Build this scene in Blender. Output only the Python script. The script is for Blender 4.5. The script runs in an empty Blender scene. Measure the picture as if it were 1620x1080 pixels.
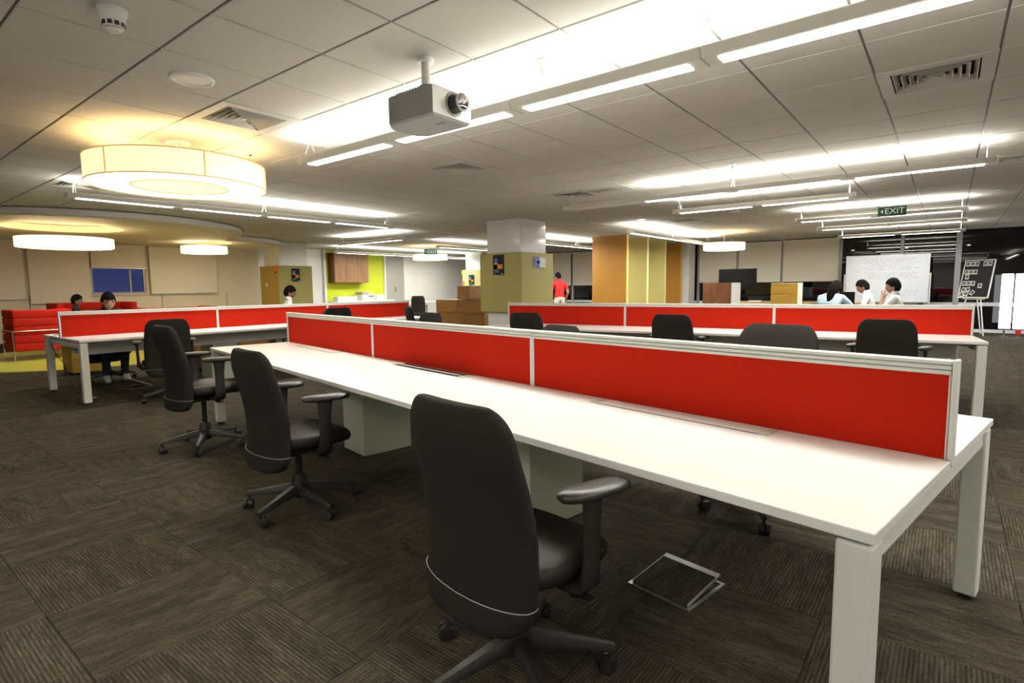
import bpy, bmesh, math, random
from mathutils import Vector, Matrix, Euler
random.seed(7)
S = bpy.context.scene
COL = S.collection
R = math.radians
PI = math.pi

# ------------------------------------------------------------------ camera, world, exposure
CAM_H = 1.267
cam_d = bpy.data.cameras.new('camera'); cam = bpy.data.objects.new('camera', cam_d); COL.objects.link(cam)
cam_d.sensor_width = 36.0; cam_d.lens = 36.0 * 876.2 / 1620.0; cam_d.clip_start = 0.05; cam_d.clip_end = 200
YAW, PITCH, ROLL = R(38.257), R(5.616), R(0.643)
cam.matrix_world = (Matrix.Translation((0, 0, CAM_H)) @ Matrix.Rotation(YAW - PI / 2, 4, 'Z')
                    @ Matrix.Rotation(PI / 2 - PITCH, 4, 'X') @ Matrix.Rotation(-ROLL, 4, 'Z'))
S.camera = cam
world = bpy.data.worlds.new('dusk'); S.world = world; world.use_nodes = True
world.node_tree.nodes['Background'].inputs[0].default_value = (0.075, 0.10, 0.36, 1)
world.node_tree.nodes['Background'].inputs[1].default_value = 0.22
S.view_settings.view_transform = 'Standard'; S.view_settings.look = 'None'
S.view_settings.gamma = 1.0; S.view_settings.use_curve_mapping = False
S.view_settings.exposure = 0.84
UP_W, DOWN_W = 9.5, 8.5      # watts for one metre of tube (up, down)
TUBE_COL = (1.0, 0.972, 0.905)

# ------------------------------------------------------------------ materials
MATS = {}
def mat(name, col, rough=0.5, metal=0.0, spec=0.5, noise=0.0, nscale=20.0, bump=0.0, bscale=200.0, emit=0.0, ecol=None, stretch=None, coat=0.0):
    m = bpy.data.materials.new(name); m.use_nodes = True; nt = m.node_tree; b = nt.nodes['Principled BSDF']
    b.inputs['Base Color'].default_value = (*col, 1); b.inputs['Roughness'].default_value = rough
    b.inputs['Metallic'].default_value = metal; b.inputs['Specular IOR Level'].default_value = spec
    b.inputs['Coat Weight'].default_value = coat
    tc = nt.nodes.new('ShaderNodeTexCoord')
    if noise > 0:
        mp = nt.nodes.new('ShaderNodeMapping'); nt.links.new(tc.outputs['Object'], mp.inputs[0])
        if stretch: mp.inputs['Scale'].default_value = stretch
        nz = nt.nodes.new('ShaderNodeTexNoise'); nz.inputs['Scale'].default_value = nscale; nz.inputs['Detail'].default_value = 4
        nt.links.new(mp.outputs[0], nz.inputs['Vector'])
        cr = nt.nodes.new('ShaderNodeValToRGB'); nt.links.new(nz.outputs[0], cr.inputs[0])
        cr.color_ramp.elements[0].position = 0.3; cr.color_ramp.elements[1].position = 0.7
        cr.color_ramp.elements[0].color = (*[max(0, c * (1 - noise)) for c in col], 1)
        cr.color_ramp.elements[1].color = (*[min(1, c * (1 + noise)) for c in col], 1)
        nt.links.new(cr.outputs[0], b.inputs['Base Color'])
    if bump > 0:
        n2 = nt.nodes.new('ShaderNodeTexNoise'); n2.inputs['Scale'].default_value = bscale
        nt.links.new(tc.outputs['Object'], n2.inputs['Vector'])
        bp = nt.nodes.new('ShaderNodeBump'); bp.inputs['Strength'].default_value = bump; bp.inputs['Distance'].default_value = 0.002
        nt.links.new(n2.outputs[0], bp.inputs['Height']); nt.links.new(bp.outputs[0], b.inputs['Normal'])
    if emit > 0:
        b.inputs['Emission Color'].default_value = (*(ecol or col), 1); b.inputs['Emission Strength'].default_value = emit
    MATS[name] = m
    return m

def wood(name, c1, c2, axis=(1, 1, 14)):
    m = mat(name, c1, 0.42, noise=0.01)
    nt = m.node_tree; cr = [n for n in nt.nodes if n.type == 'VALTORGB'][0]; nz = [n for n in nt.nodes if n.type == 'TEX_NOISE'][0]
    mp = [n for n in nt.nodes if n.type == 'MAPPING'][0]; mp.inputs['Scale'].default_value = axis
    nz.inputs['Scale'].default_value = 2.2; nz.inputs['Detail'].default_value = 8; nz.inputs['Distortion'].default_value = 0.6
    cr.color_ramp.elements[0].color = (*c1, 1); cr.color_ramp.elements[1].color = (*c2, 1)
    return m

mat('ceiling_tile', (0.60, 0.583, 0.53), 0.9, spec=0.1, bump=0.25, bscale=300)
mat('ceiling_grid', (0.20, 0.19, 0.17), 0.6)  # tees darkened: shadow of the tile gaps is put into their colour
mat('paint_white', (0.80, 0.80, 0.78), 0.6, noise=0.015, nscale=3)
mat('paint_beige', (0.74, 0.68, 0.56), 0.65, noise=0.02, nscale=3)
mat('paint_lime', (0.53, 0.62, 0.015), 0.55, noise=0.02, nscale=3)
mat('gloss_white', (0.80, 0.80, 0.80), 0.16, noise=0.01, nscale=2, coat=0.3)
mat('soffit_paint', (0.72, 0.66, 0.53), 0.55, noise=0.01, nscale=3)
mat('blind_fabric', (0.80, 0.76, 0.68), 0.85, spec=0.1, bump=0.3, bscale=500)
mat('laminate_white', (0.84, 0.83, 0.80), 0.28, spec=0.4, noise=0.008, nscale=4)
mat('metal_white', (0.72, 0.73, 0.68), 0.4, spec=0.4, noise=0.01, nscale=9)
mat('metal_cream', (0.55, 0.58, 0.46), 0.45, spec=0.4, noise=0.01, nscale=9)
mat('fabric_red', (0.52, 0.018, 0.006), 0.9, spec=0.12, noise=0.12, nscale=260, bump=0.35, bscale=700)
mat('sofa_red', (0.52, 0.018, 0.012), 0.8, spec=0.2, noise=0.1, nscale=60, bump=0.3, bscale=400)
mat('fabric_black', (0.022, 0.020, 0.018), 0.88, spec=0.2, noise=0.2, nscale=300, bump=0.4, bscale=800)
mat('leather_black', (0.020, 0.017, 0.015), 0.5, spec=0.35, noise=0.15, nscale=200, bump=0.3, bscale=500)
mat('plastic_black', (0.026, 0.024, 0.022), 0.42, spec=0.45, noise=0.1, nscale=40)
mat('plastic_arm', (0.035, 0.032, 0.030), 0.33, spec=0.6, noise=0.1, nscale=40)
mat('plastic_grey', (0.36, 0.355, 0.34), 0.45, noise=0.03, nscale=30)
mat('projector_shell', (0.36, 0.36, 0.355), 0.42, noise=0.02, nscale=30)
mat('plastic_white', (0.76, 0.76, 0.73), 0.4, noise=0.01, nscale=20)
mat('chrome', (0.75, 0.75, 0.75), 0.18, metal=1.0, noise=0.02, nscale=10)
mat('aluminium', (0.55, 0.55, 0.54), 0.38, metal=0.85, noise=0.05, nscale=40)
mat('lamp_housing', (0.56, 0.545, 0.49), 0.5, noise=0.01, nscale=5)
mat('tube_diffuser', (1, 1, 1), 0.5, emit=2.6, ecol=(1.0, 0.98, 0.93))
mat('tube_unlit', (0.66, 0.64, 0.58), 0.5, noise=0.01, nscale=5)
mat('downlight_glow', (1, 1, 1), 0.5, emit=6.0, ecol=(1, 0.97, 0.92))
mat('lightbox_glow', (1, 1, 1), 0.5, emit=2.6, ecol=(0.97, 0.99, 1.0))
mat('ring_shade', (0.9, 0.8, 0.6), 0.8, emit=0.60, ecol=(1.0, 0.76, 0.45))
mat('ring_bottom', (0.95, 0.9, 0.75), 0.8, emit=1.9, ecol=(1.0, 0.84, 0.55))
mat('ring_top', (0.9, 0.8, 0.6), 0.8, emit=2.8, ecol=(1.0, 0.70, 0.33))
mat('ring_shade_bright', (0.9, 0.8, 0.6), 0.8, emit=1.7, ecol=(1.0, 0.83, 0.57))
mat('ring_bottom_bright', (0.95, 0.9, 0.75), 0.8, emit=5.5, ecol=(1.0, 0.86, 0.62))
mat('ring_top_bright', (0.9, 0.8, 0.6), 0.8, emit=3.5, ecol=(1.0, 0.72, 0.36))
mat('ring_seam', (0.75, 0.5, 0.15), 0.8, emit=0.12, ecol=(1.0, 0.62, 0.18))
mat('olive_warm_lit', (0.40, 0.26, 0.055), 0.6, noise=0.02, nscale=3)  # olive cladding with warm lamp light painted into the colour
mat('olive_panel', (0.40, 0.355, 0.115), 0.6, noise=0.02, nscale=3)
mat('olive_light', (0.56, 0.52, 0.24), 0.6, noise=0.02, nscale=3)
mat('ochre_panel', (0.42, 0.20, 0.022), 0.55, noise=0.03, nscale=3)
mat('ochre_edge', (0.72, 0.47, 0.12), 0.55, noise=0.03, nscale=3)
mat('glass_dark', (0.004, 0.004, 0.005), 0.025, spec=0.5, noise=0.01, nscale=1)
mat('black_screen', (0.004, 0.004, 0.004), 0.35, spec=0.15, noise=0.01, nscale=1)
mat('dark_trim', (0.035, 0.033, 0.030), 0.6, noise=0.05, nscale=10)
mat('frame_grey', (0.42, 0.41, 0.41), 0.4, metal=0.3, noise=0.02, nscale=10)
mat('floor_lime', (0.50, 0.54, 0.085), 0.35, noise=0.04, nscale=4)
mat('slab', (0.05, 0.046, 0.04), 0.9, noise=0.05, nscale=4)
mat('exit_green', (0.012, 0.075, 0.035), 0.4, noise=0.02, nscale=5)
mat('exit_white', (0.62, 0.66, 0.60), 0.5, emit=0.12, ecol=(0.8, 0.9, 0.8))
mat('paper', (0.82, 0.82, 0.80), 0.7, noise=0.01, nscale=10)
mat('print_grey', (0.10, 0.10, 0.10), 0.6, noise=0.5, nscale=60)
mat('ink_grey', (0.30, 0.31, 0.35), 0.6, noise=0.05, nscale=30)
mat('board_white', (0.56, 0.60, 0.67), 0.22, noise=0.01, nscale=3)
mat('poster_dark', (0.018, 0.019, 0.026), 0.6, spec=0.2, noise=0.2, nscale=30)
mat('poster_blue', (0.08, 0.12, 0.50), 0.5, noise=0.1, nscale=30)
mat('poster_orange', (0.72, 0.26, 0.02), 0.5, noise=0.25, nscale=40)
mat('poster_yellow', (0.85, 0.62, 0.02), 0.5, noise=0.1, nscale=30)
mat('poster_green', (0.05, 0.16, 0.10), 0.5, noise=0.2, nscale=40)
mat('sign_orange', (0.85, 0.16, 0.01), 0.5, noise=0.05, nscale=30)
mat('skin', (0.36, 0.19, 0.115), 0.55, noise=0.06, nscale=30)
mat('skin_dark', (0.25, 0.125, 0.075), 0.55, noise=0.06, nscale=30)
mat('hair', (0.008, 0.006, 0.005), 0.85, spec=0.08, noise=0.3, nscale=120)
mat('cloth_white', (0.76, 0.76, 0.76), 0.85, noise=0.03, nscale=30)
mat('cloth_blue', (0.50, 0.68, 0.78), 0.85, noise=0.12, nscale=120)
mat('cloth_red', (0.62, 0.010, 0.012), 0.85, noise=0.05, nscale=30)
mat('cloth_black', (0.015, 0.015, 0.017), 0.9, noise=0.2, nscale=60)
mat('denim', (0.030, 0.038, 0.055), 0.9, noise=0.2, nscale=150)
mat('khaki', (0.60, 0.57, 0.50), 0.9, noise=0.05, nscale=40)
mat('eye_dark', (0.01, 0.008, 0.006), 0.2, noise=0.01, nscale=5)
mat('lip', (0.28, 0.10, 0.075), 0.5, noise=0.05, nscale=60)
mat('lens_glass', (0.02, 0.02, 0.03), 0.05, spec=0.9, noise=0.01, nscale=5)
mat('lens_core', (0.55, 0.38, 0.30), 0.15, noise=0.1, nscale=40)
wood('wood_brown', (0.17, 0.075, 0.018), (0.29, 0.14, 0.035), (1, 1, 12))
wood('wood_dark', (0.11, 0.040, 0.012), (0.20, 0.075, 0.022), (10, 10, 1))
wood('wood_cabinet', (0.22, 0.11, 0.045), (0.33, 0.18, 0.075), (12, 12, 1))
wood('wood_amber', (0.34, 0.19, 0.020), (0.46, 0.28, 0.035), (1, 1, 14))
wood('wood_table', (0.36, 0.23, 0.09), (0.48, 0.32, 0.14), (2, 12, 2))

def glass_mat():
    m = bpy.data.materials.new('glass_clear'); m.use_nodes = True; nt = m.node_tree; nt.nodes.clear()
    o = nt.nodes.new('ShaderNodeOutputMaterial'); mx = nt.nodes.new('ShaderNodeMixShader'); fr = nt.nodes.new('ShaderNodeFresnel')
    t = nt.nodes.new('ShaderNodeBsdfTransparent'); g = nt.nodes.new('ShaderNodeBsdfGlossy'); g.inputs['Roughness'].default_value = 0.02
    t.inputs[0].default_value = (0.85, 0.88, 0.92, 1); fr.inputs[0].default_value = 1.5
    nt.links.new(fr.outputs[0], mx.inputs[0]); nt.links.new(t.outputs[0], mx.inputs[1]); nt.links.new(g.outputs[0], mx.inputs[2])
    nt.links.new(mx.outputs[0], o.inputs[0]); MATS['glass_clear'] = m
glass_mat()

def carpet_mat():
    m = bpy.data.materials.new('carpet'); m.use_nodes = True; nt = m.node_tree; b = nt.nodes['Principled BSDF']
    N = nt.nodes.new; L = nt.links.new
    uv = N('ShaderNodeUVMap'); sep = N('ShaderNodeSeparateXYZ'); L(uv.outputs[0], sep.inputs[0])
    oi = N('ShaderNodeObjectInfo')
    off = N('ShaderNodeMath'); off.operation = 'MULTIPLY'; off.inputs[1].default_value = 37.0; L(oi.outputs['Random'], off.inputs[0])
    def noise(su, sv, detail):
        mu = N('ShaderNodeMath'); mu.operation = 'MULTIPLY'; mu.inputs[1].default_value = su; L(sep.outputs[0], mu.inputs[0])
        mv = N('ShaderNodeMath'); mv.operation = 'MULTIPLY'; mv.inputs[1].default_value = sv; L(sep.outputs[1], mv.inputs[0])
        cb = N('ShaderNodeCombineXYZ'); L(mu.outputs[0], cb.inputs[0]); L(mv.outputs[0], cb.inputs[1]); L(off.outputs[0], cb.inputs[2])
        nz = N('ShaderNodeTexNoise'); nz.inputs['Scale'].default_value = 1.0; nz.inputs['Detail'].default_value = detail
        L(cb.outputs[0], nz.inputs['Vector']); return nz.outputs[0]
    n_band = noise(2.2, 9.0, 3)        # broad streaks along the ribs
    n_line = noise(9.0, 88.0, 2)       # single yarn lines
    n_fib = noise(150.0, 150.0, 2)     # tufts
    sv = N('ShaderNodeMath'); sv.operation = 'MULTIPLY'; sv.inputs[1].default_value = 2 * PI * 44; L(sep.outputs[1], sv.inputs[0])
    sn = N('ShaderNodeMath'); sn.operation = 'SINE'; L(sv.outputs[0], sn.inputs[0])
    def mad(a, k, c):
        x = N('ShaderNodeMath'); x.operation = 'MULTIPLY_ADD'; L(a, x.inputs[0]); x.inputs[1].default_value = k
        if isinstance(c, float): x.inputs[2].default_value = c
        else: L(c, x.inputs[2])
        return x.outputs[0]
    h = mad(sn.outputs[0], 0.085, 0.01); h = mad(n_band, 0.40, h); h = mad(n_line, 0.45, h); h = mad(n_fib, 0.46, h)
    cr = N('ShaderNodeValToRGB'); L(h, cr.inputs[0])
    cr.color_ramp.elements[0].position = 0.36; cr.color_ramp.elements[0].color = (0.014, 0.012, 0.0085, 1)
    cr.color_ramp.elements[1].position = 0.98; cr.color_ramp.elements[1].color = (0.165, 0.145, 0.108, 1)
    e = cr.color_ramp.elements.new(0.66); e.color = (0.056, 0.048, 0.034, 1)
    L(cr.outputs[0], b.inputs['Base Color']); b.inputs['Roughness'].default_value = 0.95; b.inputs['Specular IOR Level'].default_value = 0.1
    bp = N('ShaderNodeBump'); bp.inputs['Strength'].default_value = 0.6; bp.inputs['Distance'].default_value = 0.004
    L(h, bp.inputs['Height']); L(bp.outputs[0], b.inputs['Normal'])
    MATS['carpet'] = m
carpet_mat()

# ------------------------------------------------------------------ helpers
def put(name, me, m, parent=None, loc=(0, 0, 0), rot=(0, 0, 0), label=None, cat=None, group=None, kind=None, smooth=None):
    o = bpy.data.objects.new(name, me); COL.objects.link(o)
    if m is not None and me is not None and len(me.materials) == 0:
        for x in (m if isinstance(m, (list, tuple)) else [m]): me.materials.append(MATS[x])
    o.location = loc; o.rotation_euler = rot
    if parent is not None: o.parent = parent
    if label: o['label'] = label
    if cat: o['category'] = cat
    if group: o['group'] = group
    if kind: o['kind'] = kind
    if smooth and me is not None: smooth_mesh(me, smooth)
    return o
def empty(name, label, cat, loc=(0, 0, 0), rz=0.0, group=None, kind=None):
    o = bpy.data.objects.new(name, None); COL.objects.link(o); o.empty_display_size = 0.1
    o.location = loc; o.rotation_euler = (0, 0, rz)
    if label: o['label'] = label
    if cat: o['category'] = cat
    if group: o['group'] = group
    if kind: o['kind'] = kind
    return o
def smooth_mesh(me, ang=40):
    for p in me.polygons: p.use_smooth = True
    try: me.set_sharp_from_angle(angle=R(ang))
    except Exception: pass
def copy_tree(o, parent=None):
    c = o.copy(); COL.objects.link(c); c.parent = parent
    for ch in list(o.children): copy_tree(ch, c)
    return c

class MB:
    """collects shapes into one mesh"""
    def __init__(s): s.bm = bmesh.new(); s.mi = 0
    def _add(s, tmp, M=None):
        if M is not None: bmesh.ops.transform(tmp, matrix=M, verts=tmp.verts)
        vs = [s.bm.verts.new(v.co) for v in tmp.verts]
        tmp.verts.index_update()
        for f in tmp.faces:
            try:
                nf = s.bm.faces.new([vs[v.index] for v in f.verts]); nf.material_index = s.mi
            except ValueError: pass
        tmp.free(); return s
    def box(s, c, d, bev=0.0, seg=1, M=None):
        t = bmesh.new(); bmesh.ops.create_cube(t, size=1.0)
        for v in t.verts: v.co = Vector((c[0] + v.co.x * d[0], c[1] + v.co.y * d[1], c[2] + v.co.z * d[2]))
        if bev > 0: bmesh.ops.bevel(t, geom=list(t.edges), offset=bev, segments=seg, affect='EDGES', profile=0.5)
        return s._add(t, M)
    def b2(s, x0, x1, y0, y1, z0, z1, bev=0.0, seg=1, M=None):
        return s.box(((x0 + x1) / 2, (y0 + y1) / 2, (z0 + z1) / 2), (abs(x1 - x0), abs(y1 - y0), abs(z1 - z0)), bev, seg, M)
    def cyl(s, p0, p1, r0, r1=None, n=16, caps=True):
        r1 = r0 if r1 is None else r1
        p0 = Vector(p0); p1 = Vector(p1); d = p1 - p0; L = d.length
        if L < 1e-6: return s
        q = d.to_track_quat('Z', 'Y').to_matrix().to_4x4()
        t = bmesh.new(); bmesh.ops.create_cone(t, cap_ends=caps, segments=n, radius1=r0, radius2=r1, depth=L)
        return s._add(t, Matrix.Translation((p0 + p1) / 2) @ q)
    def tube(s, pts, r, n=8):
        pts = [Vector(p) for p in pts]; rings = []
        for i, p in enumerate(pts):
            d = (pts[min(i + 1, len(pts) - 1)] - pts[max(i - 1, 0)]).normalized()
            up = Vector((0, 0, 1)) if abs(d.z) < 0.95 else Vector((1, 0, 0))
            a = d.cross(up).normalized(); b = a.cross(d).normalized()
            rr = r[i] if isinstance(r, (list, tuple)) else r
            rings.append([p + a * rr * math.cos(2 * PI * k / n) + b * rr * math.sin(2 * PI * k / n) for k in range(n)])
        return s.loft(rings)
    def loft(s, rings, cap=True):
        V = [[s.bm.verts.new(p) for p in r] for r in rings]; n = len(V[0])
        for i in range(len(V) - 1):
            for k in range(n):
                f = s.bm.faces.new((V[i][k], V[i][(k + 1) % n], V[i + 1][(k + 1) % n], V[i + 1][k])); f.material_index = s.mi
        if cap:
            f = s.bm.faces.new(list(reversed(V[0]))); f.material_index = s.mi
            f = s.bm.faces.new(V[-1]); f.material_index = s.mi
        return s
    def lathe(s, prof, c=(0, 0, 0), n=32):
        rings = [[Vector((c[0] + r * math.cos(2 * PI * k / n), c[1] + r * math.sin(2 * PI * k / n), c[2] + z)) for k in range(n)] for r, z in prof]
        return s.loft(rings)
    def sphere(s, c, r, n=12, sc=(1, 1, 1), M=None):
        t = bmesh.new(); bmesh.ops.create_uvsphere(t, u_segments=n, v_segments=max(6, n // 2 + 2), radius=r)
        for v in t.verts: v.co = Vector((c[0] + v.co.x * sc[0], c[1] + v.co.y * sc[1], c[2] + v.co.z * sc[2]))
        return s._add(t, M)
    def quad(s, pts):
        f = s.bm.faces.new([s.bm.verts.new(Vector(p)) for p in pts]); f.material_index = s.mi; return s
    def prism(s, outline, z0, z1):
        a = [s.bm.verts.new((x, y, z0)) for x, y in outline]; b = [s.bm.verts.new((x, y, z1)) for x, y in outline]; n = len(a)
        for f in ([list(reversed(a)), b] + [[a[i], a[(i + 1) % n], b[(i + 1) % n], b[i]] for i in range(n)]):
            nf = s.bm.faces.new(f); nf.material_index = s.mi
        return s
    def mesh(s, name='mesh', recalc=True):
        if recalc: bmesh.ops.recalc_face_normals(s.bm, faces=s.bm.faces)
        me = bpy.data.meshes.new(name); s.bm.to_mesh(me); s.bm.free(); return me
    def build(s, name, m, parent=None, **k): return put(name, s.mesh(name), m, parent, **k)

def superring(cx, cy, cz, a, b, n=28, p=3.5, f=None):
    out = []
    for k in range(n):
        t = 2 * PI * k / n; c, sn = math.cos(t), math.sin(t)
        x = a * math.copysign(abs(c) ** (2 / p), c); y = b * math.copysign(abs(sn) ** (2 / p), sn)
        v = Vector((cx + x, cy + y, cz))
        out.append(f(v) if f else v)
    return out

def text_mesh(body, size, depth=0.002):
    cu = bpy.data.curves.new('lettering', 'FONT'); cu.body = body; cu.size = size; cu.extrude = depth; cu.align_x = 'CENTER'; cu.align_y = 'CENTER'
    cu.resolution_u = 3
    o = bpy.data.objects.new('tmp', cu); COL.objects.link(o)
    me = bpy.data.meshes.new_from_object(o.evaluated_get(bpy.context.evaluated_depsgraph_get()))
    bpy.data.objects.remove(o); return me

# ------------------------------------------------------------------ room shell
HC = 2.58
X0, X1, Y0, Y1 = -2.6, 18.2, -3.8, 16.6
GX, GY = 1.306, 2.844          # a ceiling grid crossing
FX, FY = 0.48, 2.12            # a carpet tile corner

floor = MB().b2(X0, X1, Y0, Y1, -0.2, -0.009).build('floor', 'slab', kind='structure', label='dark ribbed carpet tile floor of the office')
ceiling = MB().b2(X0, X1, Y0, Y1, HC + 0.070, HC + 0.25).build('ceiling', 'ceiling_grid', kind='structure', label='suspended white tile ceiling of the office')

fwd = Vector((math.cos(YAW), math.sin(YAW))); rgt = Vector((math.sin(YAW), -math.cos(YAW)))
def seen(x, y, z, margin=60):
    d = Vector((x, y)); f = d.dot(fwd); r = d.dot(rgt); zz = z - CAM_H
    zc = f * math.cos(PITCH) - zz * math.sin(PITCH); yc = -(f * math.sin(PITCH) + zz * math.cos(PITCH))
    if zc < 0.15: return False
    px = 810 + 876 * r / zc; py = 540 + 876 * yc / zc
    return -margin < px < 1620 + margin and -margin < py < 1080 + margin
def tile_cells(ox, oy):
    i0 = math.ceil((X0 - ox) / 0.6); i1 = math.floor((X1 - ox) / 0.6); j0 = math.ceil((Y0 - oy) / 0.6); j1 = math.floor((Y1 - oy) / 0.6)
    cells = []
    for i in range(i0 - 1, i1 + 1):
        for j in range(j0 - 1, j1 + 1):
            a, b = max(X0, ox + i * 0.6), min(X1, ox + (i + 1) * 0.6); c, d = max(Y0, oy + j * 0.6), min(Y1, oy + (j + 1) * 0.6)
            if b - a > 0.03 and d - c > 0.03: cells.append((i, j, a, b, c, d))
    return cells
# carpet tiles, quarter-turned
def carpet_faces(bm, uvl, a, b, c, d, turn, du, dv):
    g = 0.0012
    vs = [bm.verts.new(p) for p in ((a + g, c + g, 0), (b - g, c + g, 0), (b - g, d - g, 0), (a + g, d - g, 0))]
    lo = [bm.verts.new((v.co.x, v.co.y, -0.009)) for v in vs]
    fs = [bm.faces.new(vs)] + [bm.faces.new((lo[k], lo[(k + 1) % 4], vs[(k + 1) % 4], vs[k])) for k in range(4)]
    for f in fs:
        for l in f.loops:
            u, v = (l.vert.co.x - a) / 0.6, (l.vert.co.y - c) / 0.6
            l[uvl].uv = (u + du, v + dv) if not turn else (v + du, u + dv)
def carpet_tile_mesh(turn):
    bm = bmesh.new(); uvl = bm.loops.layers.uv.new('UVMap'); carpet_faces(bm, uvl, 0, 0.6, 0, 0.6, turn, 0, 0)
    me = bpy.data.meshes.new('carpet_tile'); bm.to_mesh(me); bm.free(); me.materials.append(MATS['carpet']); return me
ct = [carpet_tile_mesh(False), carpet_tile_mesh(True)]
cells = tile_cells(FX, FY)
full = [c for c in cells if c[3] - c[2] > 0.599 and c[5] - c[4] > 0.599]
near = sorted([c for c in full if seen((c[2] + c[3]) / 2, (c[4] + c[5]) / 2, 0, 150)], key=lambda c: math.hypot(c[2] + 0.3, c[4] + 0.3))[:298]
keys = {(c[0], c[1]) for c in near}
for c in near: put('carpet_tile', ct[(c[0] + c[1]) % 2], None, floor, (c[2], c[4], 0))
bm = bmesh.new(); uvl = bm.loops.layers.uv.new('UVMap')
for c in cells:
    if (c[0], c[1]) not in keys: carpet_faces(bm, uvl, c[2], c[3], c[4], c[5], (c[0] + c[1]) % 2, random.randint(0, 90), random.randint(0, 90))
me = bpy.data.meshes.new('carpet_tiles_far'); bm.to_mesh(me); bm.free(); put('carpet_tiles_beyond', me, 'carpet', floor, kind='stuff')

# ceiling tiles; cells of the air diffusers stay open
def ccell(x, y): return (math.floor((x - GX) / 0.6), math.floor((y - GY) / 0.6))
DIFF = [(2.2, 4.34), (4.6, 4.35), (7.0, 4.34), (4.6, 0.14), (8.2, -0.4), (2.2, 8.5), (11.5, 4.3)]
diff_cells = {ccell(x, y) for x, y in DIFF}
def ctile(mb, a, b, c, d):
    g = 0.0065; k = 0.003; z = HC
    t = bmesh.new()
    lo = [t.verts.new(p) for p in ((a + g + k, c + g + k, z), (b - g - k, c + g + k, z), (b - g - k, d - g - k, z), (a + g + k, d - g - k, z))]
    mi = [t.verts.new(p) for p in ((a + g, c + g, z + 0.004), (b - g, c + g, z + 0.004), (b - g, d - g, z + 0.004), (a + g, d - g, z + 0.004))]
    up = [t.verts.new((v.co.x, v.co.y, z + 0.008)) for v in mi]
    t.faces.new(list(reversed(lo)))
    for A, B in ((lo, mi), (mi, up)):
        for q in range(4): t.faces.new((A[q], A[(q + 1) % 4], B[(q + 1) % 4], B[q]))
    mb._add(t)
mb = MB(); ctile(mb, 0, 0.6, 0, 0.6); ctm = mb.mesh('ceiling_tile', recalc=False); ctm.materials.append(MATS['ceiling_tile'])
cells = [c for c in tile_cells(GX, GY) if (c[0], c[1]) not in diff_cells]
full = [c for c in cells if c[3] - c[2] > 0.599 and c[5] - c[4] > 0.599]
near = sorted([c for c in full if seen((c[2] + c[3]) / 2, (c[4] + c[5]) / 2, HC, 150)], key=lambda c: math.hypot(c[2] + 0.3, c[4] + 0.3))[:298]
keys = {(c[0], c[1]) for c in near}
for c in near: put('ceiling_tile', ctm, None, ceiling, (c[2], c[4], 0))
mb = MB()
for c in cells:
    if (c[0], c[1]) not in keys: ctile(mb, c[2], c[3], c[4], c[5])
put('ceiling_tiles_beyond', mb.mesh('ceiling_tiles_far', recalc=False), 'ceiling_tile', ceiling, kind='stuff')

i = math.ceil((X0 - GX) / 0.6)
while GX + i * 0.6 < X1:
    MB().b2(GX + i * 0.6 - 0.012, GX + i * 0.6 + 0.012, Y0, Y1, HC + 0.0082, HC + 0.0112).build('grid_tee', 'ceiling_grid', ceiling); i += 1
j = math.ceil((Y0 - GY) / 0.6)
while GY + j * 0.6 < Y1:
    MB().b2(X0, X1, GY + j * 0.6 - 0.012, GY + j * 0.6 + 0.012, HC + 0.0080, HC + 0.0110).build('grid_tee', 'ceiling_grid', ceiling); j += 1
T = 0.2
MB().b2(X0 - T, X0, Y0 - T, Y1 + T, -0.2, HC + 0.2).build('wall_left', 'paint_white', kind='structure')
MB().b2(X0, X1, Y0 - T, Y0, -0.2, HC + 0.2).build('wall_front', 'paint_white', kind='structure')
# back wall with one open window
WX0, WX1, WZ0, WZ1 = 4.36, 5.56, 1.20, 1.98
mb = MB()
mb.b2(X0, WX0, Y1, Y1 + T, -0.2, HC + 0.2); mb.b2(WX1, 8.62, Y1, Y1 + T, -0.2, HC + 0.2)
mb.b2(WX0, WX1, Y1, Y1 + T, -0.2, WZ0); mb.b2(WX0, WX1, Y1, Y1 + T, WZ1, HC + 0.2)
wall_back = mb.build('wall_back', 'paint_beige', kind='structure')
mb = MB(); mb.b2(8.62, 10.9, Y1, Y1 + T, -0.2, HC + 0.2)
mb.build('white_panel_wall', 'gloss_white', wall_back)
MB().b2(10.9, 13.36, Y1, Y1 + T, -0.2, HC + 0.2).build('lime_wall', 'paint_lime', wall_back, label='lime green painted wall of the pantry')
MB().b2(13.36, X1 + T, Y1, Y1 + T, -0.2, HC + 0.2).build('white_wall', 'paint_white', wall_back)
MB().b2(10.80, 10.88, Y1 - 0.10, Y1, 0, HC + 0.0).build('wall_return', 'paint_white', wall_back)
for x in (3.16, 5.9, 7.6):
    MB().b2(x, x + 0.012, Y1 - 0.004, Y1, 0.1, 1.2).build('panel_joint', 'dark_trim', wall_back)
MB().b2(X0, 8.6, Y1 - 0.03, Y1, 0, 0.13).build('baseboard_back', 'dark_trim', kind='structure')
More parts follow.
